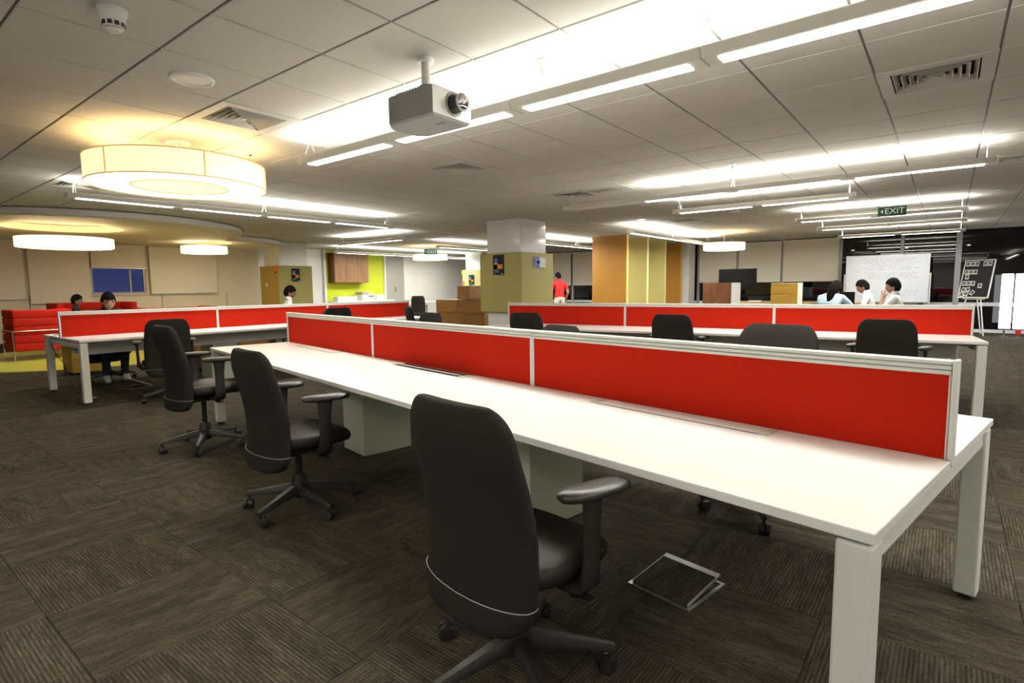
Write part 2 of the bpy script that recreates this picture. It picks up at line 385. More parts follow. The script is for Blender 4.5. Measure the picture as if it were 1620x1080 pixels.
# the window that is left uncovered
w = empty('window_1', 'open window showing blue dusk between the cream roller blinds', None, (0, 0, 0), kind='structure')
mb = MB(); f = 0.05
mb.b2(WX0, WX0 + f, Y1 + 0.02, Y1 + 0.1, WZ0, WZ1); mb.b2(WX1 - f, WX1, Y1 + 0.02, Y1 + 0.1, WZ0, WZ1)
mb.b2(WX0 + f, WX1 - f, Y1 + 0.02, Y1 + 0.1, WZ0, WZ0 + f); mb.b2(WX0 + f, WX1 - f, Y1 + 0.02, Y1 + 0.1, WZ1 - f, WZ1)
mb.b2(WX1 - 0.36, WX1 - 0.325, Y1 + 0.03, Y1 + 0.09, WZ0 + f, WZ1 - f)
mb.build('window_frame', 'frame_grey', w)
MB().b2(WX0 + f, WX1 - f, Y1 + 0.055, Y1 + 0.06, WZ0 + f, WZ1 - f).build('pane', 'glass_clear', w)
MB().b2(WX0 - 0.02, WX1 + 0.02, Y1 - 0.05, Y1 + 0.02, WZ0 - 0.03, WZ0).build('window_sill', 'paint_beige', w)

# right wall: glazed front, mullions, transom
wr = empty('wall_right', 'dark night-time glazed wall behind the whiteboard', None, (0, 0, 0), kind='structure')
MB().b2(X1 + 0.06, X1 + T, Y0, Y1 + T, -0.2, HC + 0.2).build('wall_backing', 'glass_dark', wr)
muls = [-3.7, -2.9, -1.55, -0.13, 1.05, 2.47, 3.98, 5.25, 6.5, 7.9, 9.15, 10.15, 11.33, 12.6, 14.0, 15.3, 16.5]
for a, b in zip(muls[:-1], muls[1:]):
    MB().b2(X1 + 0.02, X1 + 0.04, a + 0.03, b - 0.03, 0.75, HC).build('pane', 'glass_dark', wr)
    MB().b2(X1 + 0.02, X1 + 0.04, a + 0.03, b - 0.03, 0.08, 0.66).build('pane', 'glass_dark', wr)
for y in muls:
    wd = 0.10 if y in (-0.13,) else 0.055
    MB().b2(X1 - 0.06, X1 + 0.045, y - wd / 2 - 0.01, y + wd / 2 + 0.01, 0.0, HC).build('mullion', 'frame_grey', wr)
MB().b2(X1 - 0.05, X1 + 0.045, Y0, Y1, 0.66, 0.75).build('transom', 'paint_white', wr)
MB().b2(X1 - 0.05, X1 + 0.045, Y0, Y1, 0.0, 0.08).build('baseboard_right', 'paint_white', kind='structure')

# roller blinds
def blind(along, a, b, z0, label, group, z1=2.55):
    root = empty('roller_blind', label, 'blind', (0, 0, 0), group=group)
    if along == 'x':
        MB().b2(a, b, Y1 - 0.085, Y1 - 0.080, z0, z1).build('blind_fabric', 'blind_fabric', root)
        MB().b2(a, b, Y1 - 0.095, Y1 - 0.070, z0 - 0.025, z0 + 0.004, 0.004).build('bottom_bar', 'aluminium', root)
        MB().cyl((a, Y1 - 0.06, z1 - 0.03), (b, Y1 - 0.06, z1 - 0.03), 0.03).build('roller_tube', 'blind_fabric', root, smooth=40)
    else:
        MB().b2(X1 - 0.125, X1 - 0.120, a, b, z0, z1).build('blind_fabric', 'blind_fabric', root)
        MB().b2(X1 - 0.135, X1 - 0.110, a, b, z0 - 0.025, z0 + 0.004, 0.004).build('bottom_bar', 'aluminium', root)
        MB().cyl((X1 - 0.1, a, z1 - 0.03), (X1 - 0.1, b, z1 - 0.03), 0.03).build('roller_tube', 'blind_fabric', root, smooth=40)
    return root
gb = 'cream roller blinds by the lounge'; gw = 'pale roller blinds on the glazed wall'
blind('x', 1.75, 3.10, 1.14, 'cream roller blind behind the red armchair, stopped higher than its neighbour', gb, 2.44)
blind('x', 3.18, 4.33, 1.02, 'cream roller blind just beside the blue window, hanging lowest', gb, 2.44)
blind('x', 4.38, 5.54, 1.86, 'cream roller blind almost fully rolled up above the blue window', gb, 2.44)
blind('x', 5.64, 7.33, 1.21, 'wide cream roller blind behind the small ring lamp', gb, 2.44)
blind('y', 2.50, 3.93, 1.35, 'pale roller blind beside the dark glazing with the whiteboard', gw)
blind('y', 4.00, 5.20, 1.35, 'pale roller blind partly behind the black television', gw)
blind('y', 5.28, 6.45, 1.35, 'pale roller blind behind the hanging ring lamp, next to the white pillar', gw)
blind('y', 10.17, 11.28, 1.32, 'pale roller blind next to the ochre fin', gw)
blind('y', 11.36, 12.56, 1.32, 'pale roller blind behind the person in the red shirt', gw)
blind('y', 12.65, 13.95, 1.32, 'pale roller blind hidden mostly by the olive pillar cladding', gw)

# curved dropped ceiling over the lounge
def circle_pts(cx, cy, r, n=72, a0=0.0):
    return [(cx + r * math.cos(a0 + 2 * PI * k / n), min(cy + r * math.sin(a0 + 2 * PI * k / n), Y1 - 0.002)) for k in range(n)]
def holed_disc(cx, cy, r, hx, hy, hr, z0, z1, name, m, parent=None, **k):
    """disc with a round hole: hole ring and outline joined by quads, n matched by angle about the hole centre"""
    n = 96; inner = []; outer = []
    for i in range(n):
        t = 2 * PI * i / n; c, s_ = math.cos(t), math.sin(t); inner.append((hx + hr * c, hy + hr * s_))
        ox, oy = hx - cx, hy - cy; B = ox * c + oy * s_; C = ox * ox + oy * oy - r * r; d = -B + math.sqrt(max(0, B * B - C))
        if s_ > 1e-6: d = min(d, (Y1 - 0.004 - hy) / s_)
        outer.append((hx + d * c, hy + d * s_))
    b = MB()
    V = [[b.bm.verts.new((x, y, z)) for x, y in L_] for L_, z in ((inner, z1), (inner, z0), (outer, z0), (outer, z1))]
    for a in range(4):
        A, Bq = V[a], V[(a + 1) % 4]
        for i in range(n): b.bm.faces.new((A[i], A[(i + 1) % n], Bq[(i + 1) % n], Bq[i]))
    return b.build(name, m, parent, **k)
t1 = empty('trim_1', 'curved dropped ceiling with round recesses over the lounge', None, (0, 0, 0), kind='structure')
holed_disc(3.6, 13.45, 2.64, 3.05, 12.95, 0.92, 2.45, 2.574, 'dropped_ceiling_disc', 'soffit_paint', t1)
holed_disc(6.6, 15.5, 1.82, 6.25, 14.75, 0.66, 2.455, 2.573, 'dropped_ceiling_disc', 'soffit_paint', t1)
holed_disc(3.6, 13.45, 2.70, 3.6, 13.45, 2.642, 2.47, 2.56, 'edge_band', 'paint_white', t1)
holed_disc(6.6, 15.5, 1.87, 6.6, 15.5, 1.822, 2.475, 2.56, 'edge_band', 'paint_white', t1)
MB().prism(circle_pts(3.6, 13.45, 2.42), 0.0005, 0.006).build('floor_vinyl', 'floor_lime', kind='structure', label='yellow-green vinyl floor of the lounge')
MB().prism(circle_pts(6.6, 15.5, 1.7), 0.0005, 0.005).build('floor_vinyl', 'floor_lime', kind='structure', label='smaller yellow-green vinyl patch beside the wall')

# door beside the lime wall
d = empty('door_1', 'pale grey door between the lime wall and the white wall', None, (0, 0, 0), kind='structure')
MB().b2(13.42, 14.30, Y1 - 0.05, Y1 - 0.002, 0, 2.5).build('door_leaf', 'plastic_grey', d)
mb = MB(); mb.b2(13.36, 13.42, Y1 - 0.08, Y1 - 0.001, 0, 2.55); mb.b2(14.30, 14.36, Y1 - 0.08, Y1 - 0.001, 0, 2.55); mb.b2(13.42, 14.30, Y1 - 0.08, Y1 - 0.001, 2.5, 2.55)
mb.build('door_frame', 'paint_white', d)
mb = MB(); mb.cyl((13.85, Y1 - 0.09, 1.15), (13.85, Y1 - 0.09, 1.32), 0.012); mb.cyl((13.85, Y1 - 0.09, 1.17), (13.85, Y1 - 0.04, 1.17), 0.008); mb.cyl((13.85, Y1 - 0.09, 1.30), (13.85, Y1 - 0.04, 1.30), 0.008)
mb.build('door_handle', 'dark_trim', d)

# pillars
def pillar(cx, cy, half, label, shaft='gloss_white', clad=None, zc=(0.78, 1.93), off=0.10):
    p = empty('column', label, None, (cx, cy, 0), kind='structure')
    MB().b2(-half, half, -half, half, 0, HC - 0.0015, 0.01).build('shaft', shaft, p)
    if clad:
        a = half + off; z0, z1 = zc; t = 0.03
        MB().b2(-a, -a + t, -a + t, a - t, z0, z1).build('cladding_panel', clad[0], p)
        MB().b2(-a, a, -a, -a + t, z0, z1).build('cladding_panel', clad[1], p)
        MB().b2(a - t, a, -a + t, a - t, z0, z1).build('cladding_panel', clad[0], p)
        MB().b2(-a, a, a - t, a, z0, z1).build('cladding_panel', clad[1], p)
        mb = MB(); mb.b2(-a + t, -half, -a + t, a - t, z1 - 0.04, z1 - 0.01); mb.b2(half, a - t, -a + t, a - t, z1 - 0.04, z1 - 0.01)
        mb.b2(-half, half, -a + t, -half, z1 - 0.04, z1 - 0.01); mb.b2(-half, half, half, a - t, z1 - 0.04, z1 - 0.01)
        mb.b2(-a + t, -half, -a + t, a - t, z0 + 0.01, z0 + 0.04); mb.b2(half, a - t, -a + t, a - t, z0 + 0.01, z0 + 0.04)
        mb.b2(-half, half, -a + t, -half, z0 + 0.01, z0 + 0.04); mb.b2(-half, half, half, a - t, z0 + 0.01, z0 + 0.04)
        mb.build('cladding_batten', 'paint_white', p)
    return p
pillar(8.96, 6.92, 0.425, 'square glossy white pillar wrapped in an olive box, in the middle of the office', clad=('olive_panel', 'olive_panel'))
pillar(8.63, 15.08, 0.42, 'square pillar with olive cladding, two sides tinted as warm-lit, beside the lounge', clad=('olive_warm_lit', 'olive_panel'), off=0.09)
pillar(16.05, 14.15, 0.40, 'far white pillar with yellow cladding behind the stacked wooden blocks', shaft='paint_white', clad=('olive_light', 'olive_light'), off=0.09)
pillar(17.5, 6.75, 0.27, 'narrow white pillar standing against the glazed wall', shaft='paint_white')

# ------------------------------------------------------------------ ceiling services
def area(name, parent, loc, rot, sx, sy, w, col, shape='RECTANGLE'):
    l = bpy.data.lights.new(name, 'AREA'); l.shape = shape; l.size = sx; l.size_y = sy; l.energy = w; l.color = col
    o = bpy.data.objects.new(name, l); COL.objects.link(o); o.parent = parent; o.location = loc; o.rotation_euler = rot; return o

LAMP_Z = 2.36
def linear_lamp(axis, fixed, c0, step, n, label, unlit=(), tube=1.03, dim=1.0):
    """row of n tubes hung on V wires; c0 centre of the first tube, step signed pitch"""
    root = empty('linear_pendant_light', label, 'ceiling light', (0, 0, 0), group='suspended linear lights')
    if axis == 'y': root.location = (fixed, c0, LAMP_Z); root.rotation_euler = (0, 0, PI / 2 if step > 0 else -PI / 2)
    else: root.location = (c0, fixed, LAMP_Z); root.rotation_euler = (0, 0, 0 if step > 0 else PI)
    st = abs(step); a = -st / 2 + 0.0; b = (n - 1) * st + st / 2
    prof = [(-0.064, 0.0), (0.064, 0.0), (0.088, 0.046), (0.088, 0.050), (0.05, 0.056), (-0.05, 0.056), (-0.088, 0.050), (-0.088, 0.046)]
    for i in range(n):
        x0, x1 = i * st - st / 2 + 0.002, i * st + st / 2 - 0.002
        mb = MB(); mb.loft([[Vector((x, y, z)) for y, z in prof] for x in (x0, x1)]); mb.build('housing', 'lamp_housing', root)
        lit = i not in unlit
        MB().b2(i * st - tube / 2, i * st + tube / 2, -0.045, 0.045, -0.006, 0.004).build('diffuser', 'tube_diffuser' if lit else 'tube_unlit', root)
    for x in (a - 0.012, b + 0.012):
        MB().b2(x - 0.012, x + 0.012, -0.075, 0.075, -0.003, 0.054, 0.004).build('end_cap', 'lamp_housing', root)
    on = [i for i in range(n) if i not in unlit]
    xa, xb = min(on) * st - tube / 2, max(on) * st + tube / 2; Lh = xb - xa; cx = (xa + xb) / 2
    area('lamp_down', root, (cx, 0, -0.009), (0, 0, 0), Lh, 0.085, DOWN_W * Lh * dim, TUBE_COL)
    area('lamp_up', root, (cx, 0, 0.062), (PI, 0, 0), Lh, 0.10, UP_W * Lh * dim, TUBE_COL)
    top = HC - LAMP_Z
    ends = [a + 0.06] + ([(a + b) / 2 + (0 if n % 2 == 0 else st / 2)] if n >= 3 else []) + [b - 0.06]
    for x in ends:
        mb = MB(); mb.cyl((x, -0.06, 0.05), (x, 0.0, top - 0.005), 0.0025, n=6); mb.cyl((x, 0.06, 0.05), (x, 0.0, top - 0.005), 0.0025, n=6)
        mb.build('hanger_wire', 'chrome', root)
        MB().cyl((x, 0, top - 0.02), (x, 0, top - 0.001), 0.014, n=12).build('ceiling_anchor', 'chrome', root)
    return root
linear_lamp('y', 2.85, 3.95, -1.177, 5, 'long suspended tube light over the front desk, beside the projector')
linear_lamp('x', 8.10, 2.57, 1.177, 4, 'suspended tube light over the desk in front of the lounge')
linear_lamp('y', 6.92, 3.85, -1.177, 4, 'suspended tube light with one dark tube, over the second red-screened desk', unlit=(0,))
linear_lamp('y', 8.38, 2.78, -1.177, 2, 'short suspended tube light behind the light with the dark tube')
linear_lamp('y', 11.1, 1.62, -1.177, 2, 'short suspended tube light with the exit sign in front of it', dim=1.8)
linear_lamp('y', 13.05, 1.60, -1.177, 2, 'short suspended tube light just behind the one with the exit sign', dim=1.8)
linear_lamp('y', 15.6, 1.58, -1.177, 2, 'short suspended tube light closest to the whiteboard', dim=1.5)
linear_lamp('x', 5.30, 11.35, 1.177, 4, 'suspended tube light running past the ochre and olive fins', dim=1.9)
linear_lamp('x', 8.32, 11.8, 1.177, 3, 'suspended tube light between the middle pillar and the ochre fin', dim=1.9)
linear_lamp('y', 8.50, 11.6, -1.177, 2, 'short suspended tube light in front of the pantry', dim=1.5)
linear_lamp('x', 14.70, 10.65, 1.177, 5, 'suspended tube light in front of the lime pantry wall', dim=1.5)
linear_lamp('y', -1.2, 3.95, -1.177, 5, 'suspended tube light of the row behind the photographer', dim=0.6)
linear_lamp('x', -2.1, 0.6, 1.177, 5, 'suspended tube light by the front wall of the office', dim=0.5)
linear_lamp('x', 10.95, 11.3, 1.177, 3, 'suspended tube light beside the small exit sign', dim=1.5)

def ring_lamp(x, y, z, D, hgt, ztop, label, lum='_bright'):
    root = empty('ring_pendant_lamp', label, 'ceiling light', (x, y, z), group='warm ring-shaped fabric lamps')
    ro, ri, h = D / 2, D * 0.27, hgt / 2; n = 64
    def wall(r, name, th=0.004):
        mb = MB(); mb.bm.verts.ensure_lookup_table()
        L_ = [[Vector((rr * math.cos(2 * PI * k / n), rr * math.sin(2 * PI * k / n), zz)) for k in range(n)] for rr, zz in ((r, -h), (r, h), (r - th, h), (r - th, -h), (r, -h))]
        mb.loft(L_, cap=False); return mb.build(name, 'ring_shade' + lum, root, smooth=40)
    wall(ro, 'outer_shade'); wall(ri, 'inner_shade')
    def annulus(z0, z1, name, m):
        mb = MB(); L_ = [[Vector((rr * math.cos(2 * PI * k / n), rr * math.sin(2 * PI * k / n), zz)) for k in range(n)] for rr, zz in ((ri + 0.002, z0), (ro - 0.006, z0), (ro - 0.006, z1), (ri + 0.002, z1), (ri + 0.002, z0))]
        mb.loft(L_, cap=False); return mb.build(name, m, root, smooth=40)
    annulus(-h + 0.004, -h + 0.008, 'bottom_diffuser', 'ring_bottom' + lum)
    for a in range(6):
        t = a * PI / 3 + 0.4
        MB().cyl((ro * math.cos(t), ro * math.sin(t), -h), (ro * math.cos(t), ro * math.sin(t), h), 0.005, n=6).build('shade_seam', 'ring_seam', root)
    for r, zz in ((ro, -h), (ro, h), (ri, -h)):
        mb = MB(); pts = [Vector((r * math.cos(2 * PI * k / n), r * math.sin(2 * PI * k / n), zz)) for k in range(n + 1)]; mb.tube(pts, 0.005, 6); mb.build('shade_rim', 'ring_seam', root)
    top = ztop - z
    MB().lathe([(0.001, top - 0.001), (0.10, top - 0.001), (0.10, top - 0.02), (0.001, top - 0.022)], n=24).build('canopy', 'plastic_white', root, smooth=30)
    mb = MB()
    for a in range(3):
        t = a * 2 * PI / 3 + 0.3
        mb.cyl((0.07 * math.cos(t), 0.07 * math.sin(t), top - 0.05), (0.07 * math.cos(t), 0.07 * math.sin(t), top - 0.015), 0.006, n=8)
    mb.build('canopy_studs', 'chrome', root)
    for a in range(3):
        t = a * 2 * PI / 3 + 0.3
        MB().cyl((ri * math.cos(t), ri * math.sin(t), h), (0.03 * math.cos(t), 0.03 * math.sin(t), top - 0.02), 0.002, n=6).build('suspension_wire', 'chrome', root)
    annulus(h - 0.012, h - 0.008, 'top_diffuser', 'ring_top' + lum)
    return root
ring_lamp(2.16, 5.46, 2.285, 1.40, 0.20, HC, 'large warm ring-shaped fabric lamp beside the air diffuser', lum='')
ring_lamp(3.05, 12.85, 2.165, 1.45, 0.17, HC, 'warm ring-shaped lamp hanging over the red armchair')
ring_lamp(6.22, 14.60, 2.27, 1.02, 0.17, HC, 'warm ring-shaped lamp in the smaller round ceiling recess of the lounge')
ring_lamp(12.3, 12.95, 2.23, 1.08, 0.16, HC, 'warm ring-shaped lamp hanging before the white wall past the pantry')
ring_lamp(14.4, 4.52, 2.22, 0.98, 0.17, HC, 'warm ring-shaped lamp hanging before the pale blinds')

def diffuser(x, y, label):
    i, j = ccell(x, y); cx, cy = GX + (i + 0.5) * 0.6, GY + (j + 0.5) * 0.6
    root = empty('air_diffuser', label, 'air vent', (cx, cy, HC), group='square ceiling air diffusers')
    mb = MB()
    for s_ in (1, -1):
        mb.b2(-0.298, 0.298, s_ * 0.225, s_ * 0.298, -0.005, 0.009); mb.b2(s_ * 0.225, s_ * 0.298, -0.225, 0.225, -0.005, 0.009)
    mb.build('frame', 'lamp_housing', root)
    mb = MB(); mb.b2(-0.23, 0.23, -0.23, 0.23, 0.062, 0.068)
    for s_ in (1, -1): mb.b2(-0.24, 0.24, s_ * 0.23, s_ * 0.24, 0.0095, 0.068); mb.b2(s_ * 0.23, s_ * 0.24, -0.23, 0.23, 0.0095, 0.068)
    mb.build('throat', 'black_screen', root)
    sq = lambda r, z: [Vector((r, r, z)), Vector((-r, r, z)), Vector((-r, -r, z)), Vector((r, -r, z))]
    for k in range(5):
        r0 = 0.216 - k * 0.041; r1 = r0 - 0.020
        mb = MB(); mb.loft([sq(r0, -0.006), sq(r1, 0.030), sq(r1 - 0.003, 0.030), sq(r0 - 0.003, -0.007), sq(r0, -0.006)], cap=False)
        mb.build('louver', 'lamp_housing', root)
    MB().b2(-0.016, 0.016, -0.016, 0.016, -0.006, 0.03).build('center_plate', 'lamp_housing', root)
    return root
for (x, y), lab in zip(DIFF, ['square air diffuser between the large ring lamp and the ceiling loudspeaker', 'square air diffuser behind the light beside the projector',
        'square air diffuser beside the dark tube of the second light', 'square air diffuser in the open ceiling between the two long tube lights',
        'square air diffuser beyond the end of the light with the dark tube', 'square air diffuser just above the light in front of the lounge',
        'small-looking square air diffuser near the fins and the pale blinds']): diffuser(x, y, lab)

for (x, y), lab in zip([(10.24, 5.91), (10.4, 4.88), (10.48, 3.11), (10.55, 1.36), (10.7, -0.45), (10.25, 10.01)],
        ['round recessed downlight beside the middle pillar', 'round recessed downlight in front of the first ochre fin', 'round recessed downlight behind the short two-tube light',
         'round recessed downlight in front of the exit sign', 'round recessed downlight alone near the dark glazing', 'round recessed downlight above the stacked wooden blocks']):
    root = empty('downlight', lab, 'ceiling light', (x, y, HC), group='round recessed downlights')
    MB().lathe([(0.058, -0.001), (0.085, -0.001), (0.085, -0.008), (0.058, -0.006)], n=28).build('trim_ring', 'plastic_white', root, smooth=40)
    MB().lathe([(0.001, -0.002), (0.060, -0.002), (0.060, -0.005), (0.001, -0.005)], n=28).build('lens', 'downlight_glow', root)
    area('lamp_down', root, (0, 0, -0.012), (0, 0, 0), 0.1, 0.1, 3.0, (1, 0.95, 0.86), 'DISK')

# smoke detectors, loudspeaker, sprinklers
def smoke(x, y, lab, slots=True):
    root = empty('smoke_detector', lab, 'smoke detector', (x, y, HC), group='smoke detectors')
    MB().lathe([(0.001, -0.0005), (0.062, -0.0005), (0.062, -0.018), (0.054, -0.024), (0.042, -0.085), (0.001, -0.087)], n=28).build('body', 'plastic_white', root, smooth=35)
    for k in range(10 if slots else 0):
        t = k * 2 * PI / 10
        MB().b2(-0.009, 0.009, -0.002, 0.002, -0.078, -0.060, M=Matrix.Rotation(t, 4, 'Z') @ Matrix.Translation((0, 0.0447, 0))).build('slot', 'dark_trim', root)
    MB().lathe([(0.001, -0.086), (0.034, -0.088), (0.024, -0.100), (0.001, -0.102)], n=24).build('cap', 'plastic_white', root, smooth=35)
    MB().sphere((0.056, -0.03, -0.02), 0.006, 8).build('indicator', 'plastic_white', root)
smoke(1.0, 3.15, 'white smoke detector on the ceiling beside the round loudspeaker')
smoke(2.8, 1.93, 'white smoke detector washed out by the light over the front desk', slots=False)
root = empty('ceiling_speaker', 'round white ceiling loudspeaker beside the smoke detector', 'speaker', (1.60, 3.77, HC))
MB().lathe([(0.10, -0.0005), (0.125, -0.0005), (0.122, -0.014), (0.104, -0.018), (0.10, -0.012)], n=40).build('rim', 'plastic_white', root, smooth=35)
MB().lathe([(0.001, -0.001), (0.101, -0.001), (0.101, -0.007), (0.001, -0.010)], n=40).build('grille', 'lamp_housing', root, smooth=35)
for (x, y), lab in zip([(2.79, 5.46), (6.28, 5.43), (6.42, 1.95)], ['small fire sprinkler beside the large ring lamp', 'small fire sprinkler in the bare ceiling before the middle pillar', 'small fire sprinkler next to the light with the dark tube']):
    root = empty('fire_sprinkler', lab, 'sprinkler', (x, y, HC), group='fire sprinklers')
    MB().lathe([(0.001, -0.0005), (0.035, -0.0005), (0.03, -0.006), (0.001, -0.008)], n=20).build('rosette', 'chrome', root, smooth=35)
    mb = MB(); mb.cyl((0, 0, -0.006), (0, 0, -0.04), 0.008); mb.cyl((0, 0, -0.04), (0.014, 0, -0.062), 0.003, n=6); mb.cyl((0, 0, -0.04), (-0.014, 0, -0.062), 0.003, n=6)
    mb.build('nozzle', 'chrome', root)
    MB().cyl((0, 0, -0.062), (0, 0, -0.066), 0.020, n=16).build('deflector', 'chrome', root)

def exit_sign(x, y, z, w, h, rz, lab):
    root = empty('exit_sign', lab, 'exit sign', (x, y, z), rz, group='green exit signs')
    MB().b2(-w / 2, w / 2, -0.012, 0.012, -h / 2, h / 2, 0.004).build('sign_plate', 'exit_green', root)
    me = text_mesh('EXIT', h * 0.86, 0.001)
    put('lettering', me, 'exit_white', root, (w * 0.09, -0.0135, 0), (PI / 2, 0, 0))
    s_ = h * 0.2
    MB().prism([(-w * 0.40, 0), (-w * 0.40 + s_ * 1.1, s_), (-w * 0.40 + s_ * 1.1, -s_)], -0.001, 0.001).build('arrow', 'exit_white', root, loc=(0, -0.0135, 0), rot=(PI / 2, 0, 0))
    mb = MB()
    for sx in (-1, 1): mb.cyl((sx * w * 0.35, 0, h / 2 - 0.003), (sx * w * 0.35, 0, HC - z - 0.001), 0.003, n=6)
    mb.build('hanger_rod', 'chrome', root)
exit_sign(10.85, 0.79, 2.405, 0.38, 0.15, -PI / 2, 'green hanging exit sign with an arrow before the short tube lights')
exit_sign(10.9, 11.45, 2.27, 0.37, 0.14, R(-40), 'small green hanging exit sign near the far warm ring lamp')

# projector
root = empty('projector', 'grey ceiling-mounted projector with a black lens', 'projector', (2.325, 2.445, 2.20))
def proj_outline(z, g=0.0):
    w, d = 0.155 - g, 0.205 - g
    return [Vector((x, y, z)) for x, y in ((-w, -d + 0.01), (-w + 0.012, -d), (w - 0.012, -d), (w, -d + 0.01), (w, d - 0.05), (w - 0.05, d), (-w + 0.05, d), (-w, d - 0.05))]
body = MB().loft([proj_outline(0.0, 0.012), proj_outline(0.010, 0.002), proj_outline(0.018, 0), proj_outline(0.150, 0), proj_outline(0.163, 0.006), proj_outline(0.169, 0.02)]).build('body', 'projector_shell', root)
MB().b2(-0.153, 0.153, -0.2075, -0.204, 0.012, 0.156, 0.0015).build('front_panel', 'plastic_white', root)
for k in range(7):
    MB().b2(-0.157, -0.1545, 0.06 + k * 0.012, 0.066 + k * 0.012, 0.03, 0.12).build('vent_slot', 'plastic_grey', body)
for k in range(12):
    MB().b2(-0.15, -0.135, -0.16 + k * 0.022, -0.15 + k * 0.022, 0.1645, 0.1685).build('vent_slot', 'dark_trim', body)
MB().b2(-0.02, 0.03, -0.16, -0.08, -0.0015, 0.001).build('name_badge', 'plastic_grey', body)
MB().b2(-0.012, -0.006, -0.150, -0.09, -0.0022, -0.001).build('badge_print', 'dark_trim', body)
lx, lz = 0.010, 0.088
cone = lambda r, y: [Vector((lx + r * math.cos(2 * PI * k / 32), y, lz + r * math.sin(2 * PI * k / 32))) for k in range(32)]
MB().loft([cone(0.068, -0.2065), cone(0.068, -0.213), cone(0.060, -0.215), cone(0.057, -0.2085)]).build('lens_collar', 'projector_shell', root, smooth=35)
lens = MB().loft([cone(0.052, -0.207), cone(0.050, -0.235), cone(0.044, -0.25), cone(0.044, -0.2550), cone(0.048, -0.2580), cone(0.048, -0.2750), cone(0.040, -0.2770)]).build('lens_barrel', 'plastic_black', root, smooth=35)
MB().loft([cone(0.048, -0.2680), cone(0.0495, -0.2690), cone(0.0495, -0.2760), cone(0.041, -0.2785), cone(0.040, -0.2760)]).build('lens_ring', 'plastic_grey', lens, smooth=35)
MB().loft([cone(0.040, -0.2765), cone(0.025, -0.2800), cone(0.0008, -0.2815)]).build('lens_glass', 'lens_glass', lens, smooth=60)
MB().loft([cone(0.014, -0.2795), cone(0.011, -0.2825), cone(0.0008, -0.2830)]).build('lens_core', 'lens_core', lens, smooth=60)
mb = MB(); mb.b2(-0.03, 0.03, -0.03, 0.03, 0.168, 0.235, 0.004); mb.b2(-0.075, 0.075, -0.05, 0.05, 0.167, 0.177, 0.002); mb.build('mount_bracket', 'metal_white', root)
mb = MB(); mb.cyl((0, 0, 0.23), (0, 0, HC - 2.20 - 0.02), 0.026, n=24); mb.build('mount_pole', 'plastic_white', root, smooth=40)
mb = MB(); mb.lathe([(0.001, 0.359), (0.048, 0.359), (0.048, 0.3795), (0.001, 0.3795)], n=28); mb.build('ceiling_plate', 'plastic_white', root, smooth=40)
mb = MB(); mb.b2(0.028, 0.05, -0.02, 0.02, 0.195, 0.23, 0.003); mb.cyl((0.04, -0.04, 0.172), (0.04, -0.015, 0.20), 0.009, n=10); mb.build('cable_joint', 'plastic_black', root)

